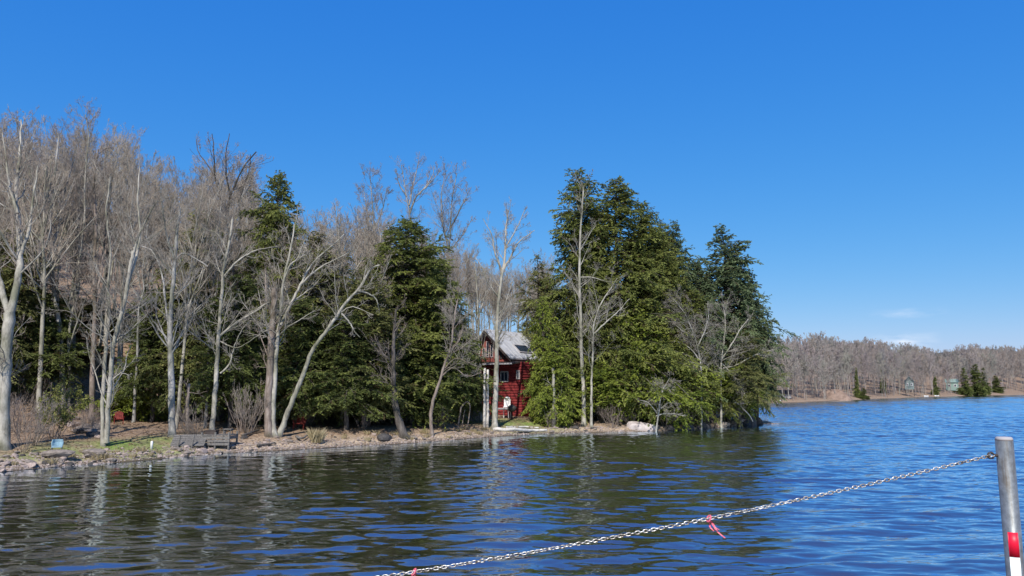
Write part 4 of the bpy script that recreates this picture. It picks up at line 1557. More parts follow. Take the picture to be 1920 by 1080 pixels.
for px, sx_, sz_ in ((1252, .7, .6), (1290, .9, .8), (1322, .8, .9), (1352, 1.0, .9), (1380, .8, 1.1), (1398, .7, .9), (1414, .9, 1.3)):
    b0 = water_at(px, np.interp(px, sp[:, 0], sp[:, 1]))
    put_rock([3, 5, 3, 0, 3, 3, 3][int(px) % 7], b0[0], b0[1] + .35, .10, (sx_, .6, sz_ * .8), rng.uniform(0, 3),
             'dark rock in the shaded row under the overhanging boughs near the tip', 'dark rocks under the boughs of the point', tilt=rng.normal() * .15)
# low field stone wall at the back of the lawn on the left
for k in range(26):
    px = rng.uniform(128, 192)
    py = 800 + (px - 128) * 0.18 + rng.uniform(-16, 16)
    b0 = on_ground(px, py)
    s = rng.uniform(.2, .45)
    put_rock(k % 8, b0[0], b0[1], b0[2] + s * .2, (s * 1.3, s, s * .9), rng.uniform(0, 3), 'grey fieldstone in the loose heap left of the twin white stems', 'fieldstones heaped behind the lawn', tilt=.2)

# ------------------------------------------------------------------ things on the shore
# wooden dock section parked on the stones
b0 = on_ground(350, 838)
Yd = b0[1]
pl = at(322, 838, Yd)
pr = at(386, 836, Yd + .3)
dk = empty('dock_ramp', tuple(b0), 'long grey plank dock ramp lying on the shore stones below the mottled trunk', 'dock')
ex3 = nrm(pr - pl)
ln = np.linalg.norm(pr - pl)
ax = np.array([[ex3[0], ex3[1], 0], [-ex3[1], ex3[0], 0], [0, 0, 1]])
mid = (pl + pr) / 2 - b0
mb = MB()
tl_ = nrm(ax[1] + UP * .55)
for k in range(6):
    mb.box(mid + UP * .28 + tl_ * (-.42 + k * .165), (ln * (.98 + .02 * (k % 2)), .125, .035), np.array([ax[0], tl_, np.cross(ax[0], tl_)]))
mb.build('decking', M_GREYWOOD, dk)
for t_ in (-.46, 0.02, .46):
    MB().box(mid + UP * .23 + ax[0] * ln * t_ + ax[1] * .03, (.07, 1.0, .06), np.array([ax[0], tl_, np.cross(ax[0], tl_)])).build('beam', M_DARKTRIM, dk)
for t_ in (-.28, .12):
    MB().tube([mid + ax[0] * ln * t_ + ax[1] * -.5 + UP * -.25, mid + ax[0] * (ln * t_ + .12) + ax[1] * -.48 + UP * .55], .045, 7).build('post', M_GREYWOOD, dk)
b1 = on_ground(410, 836)
bx_ = empty('dock_box', tuple(b1), 'grey boxy dock section on short posts standing over the waterline stones', 'dock')
wd = pxsize(53, b1[1])
top = at(410, 816, b1[1])[2] - b1[2]
mb = MB()
for k in range(3):
    mb.box((0, -.5, top - .08 - k * .15), (wd, .04, .115))
for k in range(9):
    mb.box((-wd / 2 + (k + .5) * wd / 9, .1, top + .02), (wd / 9 - .012, 1.2, .035))
mb.box((-wd / 2 + .03, .1, top - .09), (.04, 1.1, .14)).box((wd / 2 - .03, .1, top - .09), (.04, 1.1, .14))
mb.build('decking', M_GREYWOOD, bx_)
for x_ in (-wd / 2 + .05, 0, wd / 2 - .05):
    for y_ in (-.46, .6):
        MB().tube([(x_, y_, -.3), (x_, y_, top + .16)], .05, 7).build('post', M_GREYWOOD, bx_)
st = empty('side_table', (b1[0] + wd * .3, b1[1], b1[2] + top + .03), 'tiny grey table standing on the boxy dock section', 'table')
MB().box((0, 0, .26), (.42, .32, .03)).build('tabletop', M_GREYWOOD, st)
for x_ in (-.17, .17):
    for y_ in (-.12, .12):
        MB().tube([(x_, y_, 0), (x_, y_, .25)], .015, 5).build('leg', M_GREYWOOD, st)
cr = MB().box((0, 0, .09), (.5, .4, .18)).box((0, 0, .19), (.54, .44, .03)).build('storage_crate', M_DARKTRIM, None, label='dark low crate on the left end of the boxy dock section', cat='crate')
cr.location = (b1[0] - wd * .3, b1[1] + .15, b1[2] + top + .03)

# pale blue chair
M_BLUE = noisy('pale_blue_plastic', [(0.3, (0.17, 0.28, 0.35)), (0.7, (0.28, 0.41, 0.47))], scale=4, rough=0.5)
b0 = on_ground(106, 850)
bc = empty('garden_chair', tuple(b0), 'pale blue garden chair on grey legs facing the water among grey boulders', 'chair', rz=.5)
sc_ = pxsize(1, b0[1])
wd = sc_ * 20
mb = MB()
pr_ = []
for k in range(9):
    a = -1.1 + 2.2 * k / 8
    pr_.append((wd / 2 * math.sin(a) * 1.1, .22 * math.cos(a), 0))
pr_ = np.array(pr_)
for k in range(8):
    for z0, z1, f0, f1 in ((.26, .42, .92, 1.0), (.42, .54, 1.0, .85)):
        a, b = pr_[k], pr_[k + 1]
        mb.hexa([a * f0 + UP * z0, b * f0 + UP * z0, b * f0 * .86 + UP * z0, a * f0 * .86 + UP * z0, a * f1 + UP * z1, b * f1 + UP * z1, b * f1 * .86 + UP * z1, a * f1 * .86 + UP * z1])
mb.build('backrest', M_BLUE, bc)
MB().box((0, -.12, .26), (wd * .85, .42, .05)).build('seat', M_BLUE, bc)
for x_ in (-wd * .38, wd * .38):
    for y_ in (-.28, .1):
        MB().tube([(x_ * 1.1, y_, -.1), (x_, y_, .26)], .022, 6).build('leg', M_GREYWOOD, bc)


def adirondack(px, py, h_px, label, Y=None, rz=0.0):
    b0 = on_ground(px, py)
    H = pxsize(h_px, b0[1])
    k = H / 1.0
    o = empty('wooden_chair', tuple(b0), label, 'chair', None, rz, (k, k, k))
    mb = MB()
    for j in range(5):
        x_ = -.24 + j * .12
        t_ = 1.0 - .04 * abs(j - 2) ** 1.5
        mb.hexa([(x_ - .052, .18, .34), (x_ + .052, .18, .34), (x_ + .052, .205, .34), (x_ - .052, .205, .34),
                 (x_ - .052, .42, t_), (x_ + .052, .42, t_), (x_ + .052, .445, t_), (x_ - .052, .445, t_)])
    mb.build('backrest', M_REDPAINT, o)
    mb = MB()
    for j in range(5):
        mb.box((0, -.28 + j * .11, .40 - j * .02), (.56, .095, .022))
    mb.build('seat', M_REDPAINT, o)
    for s_ in (-1, 1):
        MB().box((s_ * .33, -.05, .56), (.12, .66, .025)).build('armrest', M_REDPAINT, o)
        MB().box((s_ * .31, -.30, .27), (.04, .09, .55)).build('leg', M_REDPAINT, o)
        MB().hexa([(s_ * .29 - .018, .42, 0), (s_ * .29 + .018, .42, 0), (s_ * .29 + .018, .5, 0), (s_ * .29 - .018, .5, 0),
                   (s_ * .29 - .018, -.32, .32), (s_ * .29 + .018, -.32, .32), (s_ * .29 + .018, -.32, .40), (s_ * .29 - .018, -.30, .42)]).build('leg', M_REDPAINT, o)
    return o


M_REDPAINT = noisy('red_paint', [(0.3, (0.13, 0.016, 0.012)), (0.7, (0.23, 0.032, 0.022))], scale=4, rough=0.6)
adirondack(562, 806, 30, 'red slatted chair under the dark conifers by the leaning trunk')
adirondack(222, 796, 24, 'small red slatted chair at the back edge of the lawn beside the twin stems', rz=.5)
ps = on_ground(284, 842)
pst = MB().tube([(0, 0, -.05), (0, 0, .30), (.0, 0, .34)], [.055, .055, .03], 10).build('marker_post', M_WHITE, None, True, label='short white marker post on the bright grass at the lawn edge', cat='post')
pst.location = tuple(ps)


def log(pts_px, r0, r1, mat, name, label, cat, Y=None, lift=0.05):
    Ps = []
    for px, py in pts_px:
        Ps.append(on_ground(px, py) + UP * lift if Y is None else at(px, py, Y))
    Ps = np.array(Ps)
    o0 = Ps[0].copy()
    C = catmull(Ps - o0, 4 * len(Ps))
    rg = np.random.default_rng(int(abs(pts_px[0][0])))
    C += rg.normal(size=C.shape) * r0 * .15
    o = MB().tube(C, np.linspace(r0, r1, len(C)), 8).build(name, mat, None, True, label=label, cat=cat)
    o.location = tuple(o0)
    return o


log([(925, 808), (960, 809), (1000, 811), (1025, 810)], .13, .08, M_PALEWOOD, 'driftwood_log', 'long pale driftwood log on the beach below the cabin lawn', 'log', lift=.1)
log([(950, 805), (985, 804), (1010, 806)], .09, .05, M_PALEWOOD, 'driftwood_log', 'shorter pale log lying behind the long driftwood log', 'log', lift=.12)
log([(556, 824), (562, 827), (572, 825), (582, 814)], .07, .03, M_GREYWOOD, 'driftwood_log', 'pale driftwood piece beside the dry straw grass tuft', 'log', lift=.15)
log([(455, 822), (470, 818), (486, 812)], .08, .05, M_BARK_DARK, 'fallen_branch', 'dark branch lying on the stones right of the dock', 'branch', lift=.15)
log([(482, 842), (498, 838), (516, 836)], .07, .04, M_BARK_DARK, 'fallen_branch', 'dark branch low at the waterline under the forked white tree', 'branch', lift=.12)
log([(1352, 726), (1378, 752), (1402, 775), (1412, 790)], .06, .03, M_PALEWOOD, 'fallen_branch', 'pale dead branch drooping to the water at the tip', 'branch', Y=58.6)
log([(1372, 754), (1395, 756), (1412, 752)], .045, .02, M_PALEWOOD, 'fallen_branch', 'pale short branch poking out level at the tip', 'branch', Y=58.5)
Yb = on_ground(858, 806)[1]
log([(857, 808), (862, 780), (866, 762), (876, 753), (881, 760), (879, 785), (874, 806)], .055, .03, M_BARK_BROWN, 'bent_sapling', 'dead sapling bent into an arch at the shore left of the cabin', 'sapling', Y=Yb)
log([(866, 806), (869, 780), (872, 768)], .035, .02, M_BARK_BROWN, 'bent_sapling', 'short stick standing inside the bent sapling arch', 'stick', Y=Yb + .1)


# ------------------------------------------------------------------ undergrowth
def tuft(seed, n, H, W, bw=.02, curve=.35):
    rg = np.random.default_rng(seed)
    a = rg.random(n) * 6.283
    r = W * np.sqrt(rg.random(n))
    b = np.stack([r * np.cos(a), r * np.sin(a), np.zeros(n)], -1)
    h_ = H * rg.uniform(.5, 1.1, n)
    d = rg.normal(size=(n, 3)) * curve
    d[:, 2] = 0
    out = np.stack([np.cos(a), np.sin(a), np.zeros(n)], -1) * .25 + d
    m_ = b + UP * (h_ * .6)[:, None] + out * (h_ * .35)[:, None]
    t_ = b + UP * h_[:, None] + out * (h_ * .95)[:, None]
    sd = np.stack([-np.sin(a * 3), np.cos(a * 3), np.zeros(n)], -1) * bw
    V = np.stack([b - sd, b + sd, m_ + sd * .8, t_, m_ - sd * .8], 1).reshape(-1, 3)
    return np_mesh('tuft', V, np.arange(n * 5).reshape(-1, 5), M_STRAW, False, np.repeat(rg.random(n), 5))


b0 = on_ground(594, 830)
o = link('grass_tuft', tuft(3, 260, .75, .28), None, 'dry straw coloured grass tuft at the shore left of the dark hollow', 'grass tuft')
o.location = tuple(b0)
tf = [tuft(5 + s, 60, .35, .25) for s in range(3)]
rng = np.random.default_rng(21)
for k in range(44):
    px = rng.choice([rng.uniform(0, 320), rng.uniform(640, 900), rng.uniform(830, 1000)])
    b0 = on_ground(px, np.interp(px, sp[:, 0], sp[:, 1]) - rng.uniform(4, 22))
    o = link('grass_tuft', tf[k % 3], None, 'small dry grass tuft on the bank above the waterline stones', 'grass tuft', 'dry grass tufts on the bank')
    o.location = tuple(b0)
    s = rng.uniform(.35, .8)
    o.scale = (s, s, s)


def shrub(seed, H, n0=14, lean=0.0, twigr=.006, dens=6):
    rg = np.random.default_rng(seed)
    K = 8
    P = np.zeros((n0, K, 3))
    a = rg.random(n0) * 6.283
    P[:, 0, 0] = np.cos(a) * .15 * H * rg.random(n0)
    P[:, 0, 1] = np.sin(a) * .15 * H * rg.random(n0)
    P[:, 0, 2] = -.05
    cur = nrm(np.stack([np.cos(a) * .5 + lean, np.sin(a) * .5, np.full(n0, 1.0)], -1))
    L = H * rg.uniform(.6, 1.05, n0)
    for k in range(1, K):
        cur = nrm(cur + rg.normal(size=(n0, 3)) * .12 + UP * .05)
        P[:, k] = P[:, k - 1] + cur * (L / (K - 1))[:, None]
    r = np.linspace(.014, .006, K)[None] * np.ones((n0, 1)) * (H / 2) ** .5
    P1, r1 = children(rg, P, r, np.full(n0, dens), .2, 1, (20, 60), (.2, .45), 5, .4, .14, .6, twigr)
    P2, r2 = children(rg, P1, r1, np.full(len(P1), 5), .15, 1, (20, 60), (.3, .6), 4, .3, .14, .6, twigr * .8)
    return [(P, r, 4)], [(P1, r1, 3), (P2, r2, 3)], P1, P2


SH = []
for s in range(4):
    a, b, _, _ = shrub(40 + s, 2.0, 12 + s)
    SH.append((tube_mesh('stem', a, M_BARK_BROWN), tube_mesh('twig', b, M_TWIG_BUD if s % 2 else M_TWIG)))


def put_shrub(i, loc, s, rz, label, group=None):
    o = empty('bare_shrub', loc, label, 'shrub', group, rz, s if hasattr(s, '__len__') else (s, s, s))
    link('stem', SH[i][0], o)
    link('crown', SH[i][1], o)


rng = np.random.default_rng(31)
k = 0
while k < 60:
    px = rng.choice([rng.uniform(-60, 190), rng.uniform(300, 900), rng.uniform(1000, 1250)], p=[.28, .62, .1])
    back = rng.uniform(2.5, 16) if px < 900 else rng.uniform(1, 4)
    py = np.interp(px, sp[:, 0], sp[:, 1])
    b0 = water_at(px, py)
    dn = b0[:2] / np.hypot(*b0[:2])
    x, y = b0[:2] + dn * back
    if 195 < px < 325 and back < 14:
        continue
    put_shrub(k % 4, (x, y, gz(x, y)), rng.uniform(.45, 1.15), rng.uniform(0, 6.28), 'leafless twiggy shrub in the undergrowth between the trunks', 'leafless shrubs of the undergrowth')
    k += 1
b0 = on_ground(462, 815)
put_shrub(0, tuple(b0), (1.25, 1.25, 1.7), .3, 'big tangled grey brush right behind the boxy dock section')
b0 = on_ground(445, 812)
put_shrub(3, tuple(b0 + np.array([.2, .4, 0])), (1.3, 1.2, 1.5), 2.3, 'grey brush left half of the tangle behind the boxy dock section')
rng = np.random.default_rng(55)
for k, px in enumerate((1250, 1284, 1312, 1345, 1372, 1396)):
    b0 = water_at(px, np.interp(px, sp[:, 0], sp[:, 1]))
    x, y = b0[0] + rng.uniform(-.2, .2), b0[1] + rng.uniform(.5, .9)
    q_ = rng.uniform(1.0, 1.45)
    put_shrub(k % 4, (x, y, gz(x, y)), (q_ * 1.25, q_, q_), rng.uniform(0, 6.28), 'grey leafless brush tangled in front of the low evergreens near the tip', 'grey brush on the tip of the point')
# yellow green shrub coming into leaf
a, b, P1, P2 = shrub(60, 2.6, 12, dens=7)
rg = np.random.default_rng(61)
allp = P2.reshape(-1, 3)
cc = allp[rg.integers(len(allp), size=4200)] + rg.normal(size=(4200, 3)) * .05
d = nrm(rg.normal(size=(4200, 3)))
sd = nrm(np.cross(d, rg.normal(size=(4200, 3))))
lnl = rg.uniform(.05, .11, 4200)[:, None]
V = np.stack([cc, cc + d * lnl * .5 + sd * lnl * .3, cc + d * lnl, cc + d * lnl * .5 - sd * lnl * .3], 1).reshape(-1, 3)
b0 = on_ground(97, 822)
o = empty('leafy_shrub', tuple(b0), 'yellowish green shrub coming into leaf beside the pale blue chair', 'shrub')
link('stem', tube_mesh('stem', a + b, M_BARK_BROWN), o)
link('leaves', np_mesh('leaves', V, np.arange(4200 * 4).reshape(-1, 4), M_LEAF_YELLOW, False, np.repeat(rg.random(4200), 4)), o)

# gravel, leaf litter chips along the bank: uncountable
rng = np.random.default_rng(91)
N = 5200
px = rng.uniform(-40, 1400, N)
py = np.interp(px, sp[:, 0], sp[:, 1])
bx0 = np.array([water_at(a, b) for a, b in zip(px, py)])
dn = nrm(bx0[:, :2])
back = np.abs(rng.normal(size=N)) * .9 - .1
xy = bx0[:, :2] + dn * back[:, None]
zz = ground(xy[:, 0], xy[:, 1])
s = rng.uniform(.02, .075, N)
oct_ = np.array([(1, 0, 0), (0, 1, 0), (-1, 0, 0), (0, -1, 0), (0, 0, .7), (0, 0, -.7)])
V = (oct_[None] * s[:, None, None] * rng.uniform(.6, 1.3, (N, 6, 1))) + np.stack([xy[:, 0], xy[:, 1], zz + s * .2], -1)[:, None]
f = np.array([(0, 1, 4), (1, 2, 4), (2, 3, 4), (3, 0, 4), (1, 0, 5), (2, 1, 5), (3, 2, 5), (0, 3, 5)])
F = (f[None] + (np.arange(N) * 6)[:, None, None]).reshape(-1, 3)
link('gravel', np_mesh('gravel', V.reshape(-1, 3), F, [M_ROCK, M_ROCK_PINK], False, fmat=np.repeat(rng.integers(0, 2, N), 8)), kind='stuff', label='tan gravel and pebbles along the waterline', cat='gravel')

rng = np.random.default_rng(95)
N = 9000
px = rng.uniform(-40, 1010, N)
py = np.interp(px, sp[:, 0], sp[:, 1])
bx0 = np.array([water_at(a, b) for a, b in zip(px, py)])
dn = nrm(bx0[:, :2])
xy = bx0[:, :2] + dn * rng.uniform(.5, 13, N)[:, None]
zz = ground(xy[:, 0], xy[:, 1])
c = np.stack([xy[:, 0], xy[:, 1], zz + .012], -1)
a = rng.random(N) * 6.283
s_ = rng.uniform(.03, .075, N)
d1 = np.stack([np.cos(a), np.sin(a), rng.normal(size=N) * .35], -1) * s_[:, None]
d2 = np.stack([-np.sin(a), np.cos(a), rng.normal(size=N) * .35], -1) * s_[:, None] * .55
V = np.stack([c - d1, c + d2, c + d1, c - d2], 1).reshape(-1, 3)
M_DRYLEAF = needle_mat('dry_leaves', (0.13, 0.075, 0.04), (0.46, 0.33, 0.21), (0.09, 0.05, 0.03))
link('leaf_litter', np_mesh('leaf_litter', V, np.arange(N * 4).reshape(-1, 4), M_DRYLEAF, False, np.repeat(rng.random(N), 4)), kind='stuff',
     label='dry brown leaf litter scattered over the wooded bank', cat='leaf litter')

# ------------------------------------------------------------------ far shore buildings
M_FARGREEN = noisy('grey_green_paint', [(0.3, (0.10, 0.125, 0.125)), (0.7, (0.17, 0.20, 0.195))], scale=.5)
M_FARROOF = noisy('shingle_roof', [(0.3, (0.10, 0.11, 0.12)), (0.7, (0.22, 0.23, 0.24))], scale=.8)
M_PALEGREEN = noisy('pale_green_paint', [(0.3, (0.15, 0.22, 0.195)), (0.7, (0.23, 0.30, 0.27))], scale=.5)


def far_pt(px, dpt):
    sh = water_at(px, np.interp(px, far_np[:, 0], far_np[:, 1]))
    dn_ = sh[:2] / np.hypot(*sh[:2])
    x_, y_ = sh[:2] + dn_ * dpt
    return np.array([x_, y_, gz(x_, y_)])


def cottage(px, dpt, wpx, py_eave, py_ridge, wallm, roofm, label, lift=0.0, gable_front=True):
    b_ = far_pt(px, dpt)
    W = wpx / FPX * b_[1]
    ze = at(px, py_eave, b_[1])[2] - b_[2]
    zr = at(px, py_ridge, b_[1])[2] - b_[2]
    o = empty('cottage', tuple(b_), label, 'cottage', None, -math.atan2(b_[0], b_[1]))
    D_ = W * 1.2
    if gable_front:
        A = [(-W / 2, 0, lift), (W / 2, 0, lift), (W / 2, 0, ze), (0, 0, zr), (-W / 2, 0, ze)]
        MB().prism(A, [(x, D_, z) for x, _, z in A]).build('wall', wallm, o)
        mb = MB()
        ov = W * .08
        for s_ in (-1, 1):
            e = (s_ * (W / 2 + ov), ze - ov * (zr - ze) / (W / 2))
            mb.hexa([(0, -.5, zr + .02), (e[0], -.5, e[1] + .02), (e[0], D_, e[1] + .02), (0, D_, zr + .02), (0, -.5, zr + .25), (e[0], -.5, e[1] + .25), (e[0], D_, e[1] + .25), (0, D_, zr + .25)])
        mb.build('roof', roofm, o)
    else:
        MB().box((0, D_ / 2, (ze + lift) / 2), (W, D_, ze - lift)).build('wall', wallm, o)
        MB().prism([(-W / 2 - .3, -.4, ze), (-W / 2 - .3, D_ / 2, zr), (-W / 2 - .3, D_ + .4, ze)], [(W / 2 + .3, -.4, ze), (W / 2 + .3, D_ / 2, zr), (W / 2 + .3, D_ + .4, ze)]).build('roof', roofm, o)
    for x_ in (-W * .24, W * .24):
        z_ = lift + (ze - lift) * .62
        wf = MB().box((x_, -.03, z_), (W * .2, .10, (ze - lift) * .32)).build('window', M_WHITE, o)
        MB().box((x_, -.07, z_), (W * .15, .10, (ze - lift) * .25)).build('pane', M_GLASS, wf)
    if lift:
        for x_ in (-W * .45, W * .45):
            MB().tube([(x_, .1, -.3), (x_, .1, lift + .1)], .12, 6).build('post', M_DARKTRIM, o)
            MB().tube([(x_, D_ - .2, -.3), (x_, D_ - .2, lift + .1)], .15, 6).build('post', M_TRIM, o)
    return o


cottage(1707, 8, 15, 715, 706, M_FARGREEN, M_FARROOF, 'grey green cottage raised on posts on the far shore', lift=2.0)
cottage(1787, 34, 20, 717, 710, M_PALEGREEN, M_PALEGREEN, 'pale green roofed cottage half hidden left of the dark far conifers', gable_front=False)
cottage(1473, 9, 20, 739, 731, M_TRIM, M_DARKTRIM, 'low dark roofed boathouse on the far shore near the tip of the point', gable_front=False)


def rowboat(px, dpt, wpx, label, mat):
    b_ = far_pt(px, dpt)
    L = wpx / FPX * b_[1]
    st_ = 9
    V, F_ = [], []
    for i in range(st_):
        t = i / (st_ - 1)
        wv = .30 * L * math.sin(math.pi * (0.12 + 0.86 * t)) ** .6 * .5
        sh_ = .12 * L * (2 * t - 1) ** 2 * .5
        for x_, z_ in ((-wv, .20 * L + sh_), (-wv * .8, .06 * L), (0, 0), (wv * .8, .06 * L), (wv, .20 * L + sh_), (wv * .88, .19 * L + sh_), (wv * .65, .08 * L), (-wv * .65, .08 * L), (-wv * .88, .19 * L + sh_)):
            V.append(((t - .5) * L, x_, z_))
    for i in range(st_ - 1):
        for j in range(9):
            F_.append((i * 9 + j, i * 9 + (j + 1) % 9, (i + 1) * 9 + (j + 1) % 9, (i + 1) * 9 + j))
    F_ += [tuple(range(9))[::-1], tuple(range((st_ - 1) * 9, st_ * 9))]
    o = empty('rowing_boat', tuple(b_ + UP * .1), label, 'boat', None, .2)
    MB().add(V, F_).build('hull', mat, o)
    for t_ in (-.18, .15):
        MB().box((t_ * L, 0, .16 * L), (.08 * L, .24 * L, .02 * L)).build('seat', M_GREYWOOD, o)


rowboat(1737, 1.5, 9, 'small pale boat drawn up on the far shore, left of two', M_WHITE)
rowboat(1757, 1.5, 9, 'small pale boat drawn up on the far shore, right of two', M_WHITE)
rowboat(1460, 1.5, 9, 'white boat on the far beach in front of the dark roofed boathouse', M_WHITE)
# bare sandy bank across the lake
M_SAND = noisy('sandy_bank', [(0.3, (0.14, 0.095, 0.07)), (0.7, (0.28, 0.20, 0.155))], scale=1.2, bump=.15)
b_ = far_pt(1578, 1.5)
th = np.linspace(0, 2 * np.pi, 25)[:-1]
V = [(0, 4, 2.6)]
for rr__, z_ in ((.3, 2.3), (.6, 1.5), (.85, .6), (1.05, -.4)):
    V += [(math.cos(a) * rr__ * 4.6 * (1 + .15 * math.sin(3 * a)), 4 + math.sin(a) * rr__ * 4.5, z_ + .3 * math.sin(5 * a)) for a in th]
F3 = [(0, 1 + i, 1 + (i + 1) % 24) for i in range(24)]
F4 = [(1 + r_ * 24 + i, 1 + (r_ + 1) * 24 + i, 1 + (r_ + 1) * 24 + (i + 1) % 24, 1 + r_ * 24 + (i + 1) % 24) for r_ in range(3) for i in range(24)]
o = link('sand_bank', np_mesh('sand_bank', V, [np.array(F3), np.array(F4)], M_SAND, True), kind='structure')
o.location = tuple(b_)

# ------------------------------------------------------------------ near post and chain
M_GALV, nt, p = mat_base('galvanised_steel')
tcn = nt.nodes.new('ShaderNodeTexCoord')
n1_ = nn(nt, 'ShaderNodeTexNoise', Scale=38.0, Detail=6, Roughness=0.7)
nt.links.new(tcn.outputs['Object'], n1_.inputs['Vector'])
nt.links.new(ramp(nt, n1_.outputs[0], [(0.3, (0.13, 0.14, 0.145)), (0.55, (0.225, 0.24, 0.245)), (0.75, (0.31, 0.325, 0.33))]), p.inputs['Base Color'])
base_src = p.inputs['Base Color'].links[0].from_socket
mpg = nn(nt, 'ShaderNodeMapping', Scale=(60, 60, 7))
nt.links.new(tcn.outputs['Object'], mpg.inputs[0])
n2_ = nn(nt, 'ShaderNodeTexNoise', Scale=1.0, Detail=7, Roughness=0.7)
nt.links.new(mpg.outputs[0], n2_.inputs['Vector'])
grime = ramp(nt, n2_.outputs[0], [(0.50, (0, 0, 0)), (0.68, (1, 1, 1))])
nt.links.new(nmix(nt, nmath(nt, 'MULTIPLY', grime, 0.75), base_src, (0.11, 0.085, 0.06)), p.inputs['Base Color'])
nt.links.new(nmath(nt, 'ADD', nmath(nt, 'MULTIPLY', n2_.outputs[0], 0.5), 0.2), p.inputs['Roughness'])
p.inputs['Metallic'].default_value = 0.5
M_CHAIN, nt, p = mat_base('bright_chain')
tcn = nt.nodes.new('ShaderNodeTexCoord')
n1_ = nn(nt, 'ShaderNodeTexNoise', Scale=60.0, Detail=3)
nt.links.new(tcn.outputs['Object'], n1_.inputs['Vector'])
nt.links.new(ramp(nt, n1_.outputs[0], [(0.38, (0.16, 0.135, 0.11)), (0.55, (0.46, 0.45, 0.43)), (0.7, (0.68, 0.68, 0.67))]), p.inputs['Base Color'])
p.inputs['Metallic'].default_value = 0.5
p.inputs['Roughness'].default_value = 0.3
M_REFR, nt, p = mat_base('red_reflective_tape')
p.inputs['Base Color'].default_value = (0.62, 0.008, 0.035, 1)
p.inputs['Roughness'].default_value = 0.4
M_REFW = noisy('white_reflective_tape', [(0.3, (0.55, 0.60, 0.60)), (0.7, (0.66, 0.72, 0.71))], scale=40, rough=0.4)
M_PINK, nt, p = mat_base('pink_ribbon')
p.inputs['Base Color'].default_value = (0.62, 0.13, 0.18, 1)
p.inputs['Roughness'].default_value = 0.4
YP = 2.55
ptop = at(1882, 819, YP)
pr_ = 0.0265
gp = gz(ptop[0], YP)
post = empty('mooring_post', (ptop[0], YP, gp), 'round galvanised steel post with red and white reflective tape, close at the right', 'post')
H = ptop[2] - gp
MB().tube([(0, 0, -.4), (0, 0, H - .012)], [pr_, pr_], 40).build('pipe', M_GALV, post, True)
MB().tube([(0, 0, H - .0118), (0, 0, H - .006), (0, 0, H - .002), (0, 0, H), (0, 0, H + .0006)], [pr_, pr_ - .0006, pr_ - .0025, pr_ - .006, .003], 40).build('cap', M_TRIM, post, True)


def sticker(name, mat, z0, z1, a0, a1, r_):
    n = 10
    V, F_ = [], []
    for i in range(n + 1):
        a = a0 + (a1 - a0) * i / n
        for rr, z in ((r_, z0), (r_, z1), (r_ - .0012, z1), (r_ - .0012, z0)):
            V.append((math.cos(a) * rr, math.sin(a) * rr, z))
    for i in range(n):
        for j in range(4):
            F_.append((i * 4 + j, (i + 1) * 4 + j, (i + 1) * 4 + (j + 1) % 4, i * 4 + (j + 1) % 4))
    F_ += [(3, 2, 1, 0), tuple(n * 4 + q for q in range(4))]
    MB().add(V, F_).build(name, mat, post, True)


face = math.atan2(-YP, -ptop[0])                       # side of the pipe turned to the path
zr1, zr0 = at(1890, 996, YP)[2] - gp, at(1892, 1042, YP)[2] - gp
sticker('red_tape', M_REFR, zr0, zr1, face - .46, face + .62, pr_ + .0012)
sticker('white_tape', M_REFW, zr0 - .18, zr0 - .0006, face - .46, face + .62, pr_ + .0012)
# eye bolt and dark shackle
zc_ = at(1866, 854, YP)[2] - gp
eb = MB().tube([(-pr_ + .004, 0, zc_), (-pr_ - .012, 0, zc_)], .005, 8)
eb.tube([(-pr_ - .012 + .010 * (math.cos(a) - 1), 0, zc_ + .010 * math.sin(a)) for a in np.linspace(0, 6.283, 17)], .0032, 8)
eb.build('eye_bolt', M_DARKTRIM, post, True)

# chain: separate welded links threaded along a hanging curve
def chain_px(t):
    return 1862 - t, 853 + 0.245 * t - 3.96e-5 * t * t


cp = np.array([at(*chain_px(t), YP) for t in np.linspace(-2, 2250, 1200)])
tail = np.array([-3.4, YP + .4, gz(-3.4, YP + .4)])
ext = cp[-1][None] * (1 - np.linspace(0, 1, 200)[1:, None]) + tail[None] * np.linspace(0, 1, 200)[1:, None]
cp = np.vstack([cp, ext])
cum = np.concatenate([[0], np.cumsum(np.linalg.norm(np.diff(cp, axis=0), axis=1))])
LK, LW, LR = 0.0140, 0.0046, 0.0019                    # link pitch, half width, wire radius
tl = []
hl = LK / 2 + LR * 0.9 - LW
for a in np.linspace(-math.pi / 2, math.pi / 2, 6):
    tl.append((hl + LW * math.cos(a), LW * math.sin(a)))
for a in np.linspace(math.pi / 2, 3 * math.pi / 2, 6):
    tl.append((-hl + LW * math.cos(a), LW * math.sin(a)))
tl = np.array(tl)
ns, sd_ = len(tl), 6
tt = nrm(np.roll(tl, -1, 0) - np.roll(tl, 1, 0))
V, F = [], []
nl = int(cum[-1] / LK)
rg = np.random.default_rng(4)
tw = 0.0
base_f = np.array([(i * sd_ + j, ((i + 1) % ns) * sd_ + j, ((i + 1) % ns) * sd_ + (j + 1) % sd_, i * sd_ + (j + 1) % sd_) for i in range(ns) for j in range(sd_)])
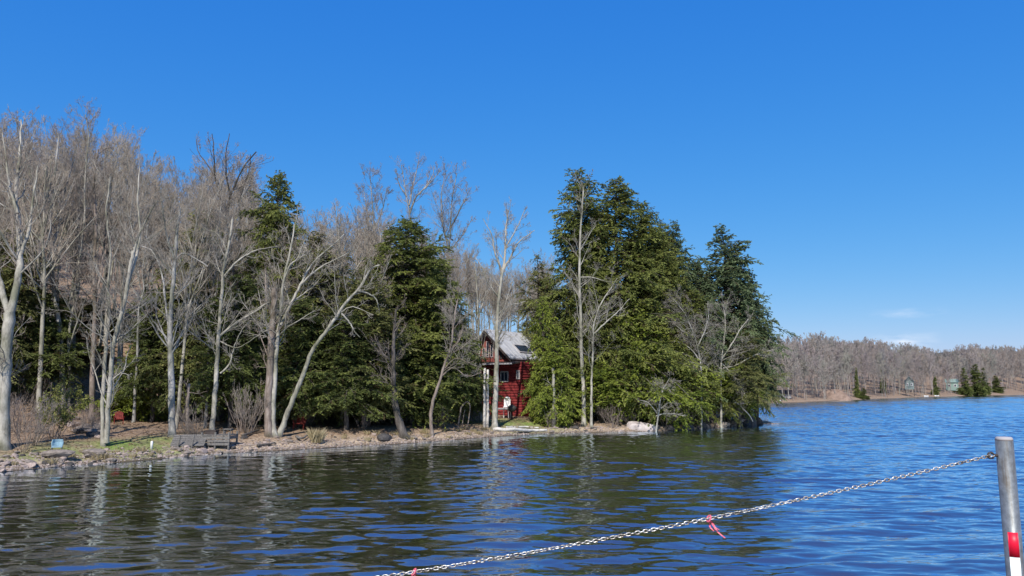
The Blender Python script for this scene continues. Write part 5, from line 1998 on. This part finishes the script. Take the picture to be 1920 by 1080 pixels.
for k in range(nl):
    s0 = (k + .5) * LK
    i = min(np.searchsorted(cum, s0), len(cp) - 2)
    t = nrm(cp[i + 1] - cp[i - 1])
    c = cp[i]
    u = nrm(np.cross(t, UP))
    v = np.cross(u, t)
    tw += rg.normal() * .12 + 0.03
    ang = (k % 2) * math.pi / 2 + math.pi / 4 + tw
    d1 = u * math.cos(ang) + v * math.sin(ang)
    d2 = np.cross(t, d1)
    for q in range(ns):
        o_ = c + t * tl[q, 0] + d1 * tl[q, 1]
        nv = t * tt[q, 1] - d1 * tt[q, 0]
        for j in range(sd_):
            a = j / sd_ * 6.2832
            V.append(o_ + (nv * math.cos(a) + d2 * math.sin(a)) * LR)
    F.append(base_f + k * ns * sd_)
ch0 = cp[0].copy()
o = link('barrier_chain', np_mesh('barrier_chain', np.array(V) - ch0, np.concatenate(F), M_CHAIN, True), None,
         'bright galvanised chain sagging from the steel post across the view', 'chain')
o.location = tuple(ch0)


def ribbon(px_, label, tails):
    t = 1862 - px_
    c = at(*chain_px(t), YP)
    mb = MB()
    rg = np.random.default_rng(int(px_))
    mb.tube([(0.009 * math.cos(a) * .7, 0.009 * math.sin(a), 0.009 * math.sin(a * 1.0 + 1.0)) for a in np.linspace(0, 6.283, 15)], .0028, 6)
    for (dx, dz, wd_) in tails:
        n = 9
        P = []
        for i in range(n):
            q = i / (n - 1)
            P.append(np.array([dx * q + .004 * math.sin(q * 7), .012 * math.sin(q * 5), -.004 + dz * q - .0 * q]))
        for i in range(n - 1):
            w0_, w1_ = wd_ * (1 - .5 * i / n), wd_ * (1 - .5 * (i + 1) / n)
            s1 = np.array([w0_, .3 * w0_ * math.sin(i), .3 * w0_])
            s2 = np.array([w1_, .3 * w1_ * math.sin(i + 1), .3 * w1_])
            th_ = np.array([0, .0006, 0])
            mb.hexa([P[i] - s1, P[i] + s1, P[i] + s1 + th_, P[i] - s1 + th_, P[i + 1] - s2, P[i + 1] + s2, P[i + 1] + s2 + th_, P[i + 1] - s2 + th_])
    o = mb.build('ribbon', M_PINK, None, False, label=label, cat='ribbon')
    o.location = tuple(c)


ribbon(1329, 'pink plastic ribbon tied to the chain midway, tail hanging down', [(.046, -.056, .0035), (.010, -.034, .003), (.028, -.030, .0025)])
ribbon(776, 'pink ribbon knot on the chain at the bottom edge of the view', [(.006, -.022, .003)])
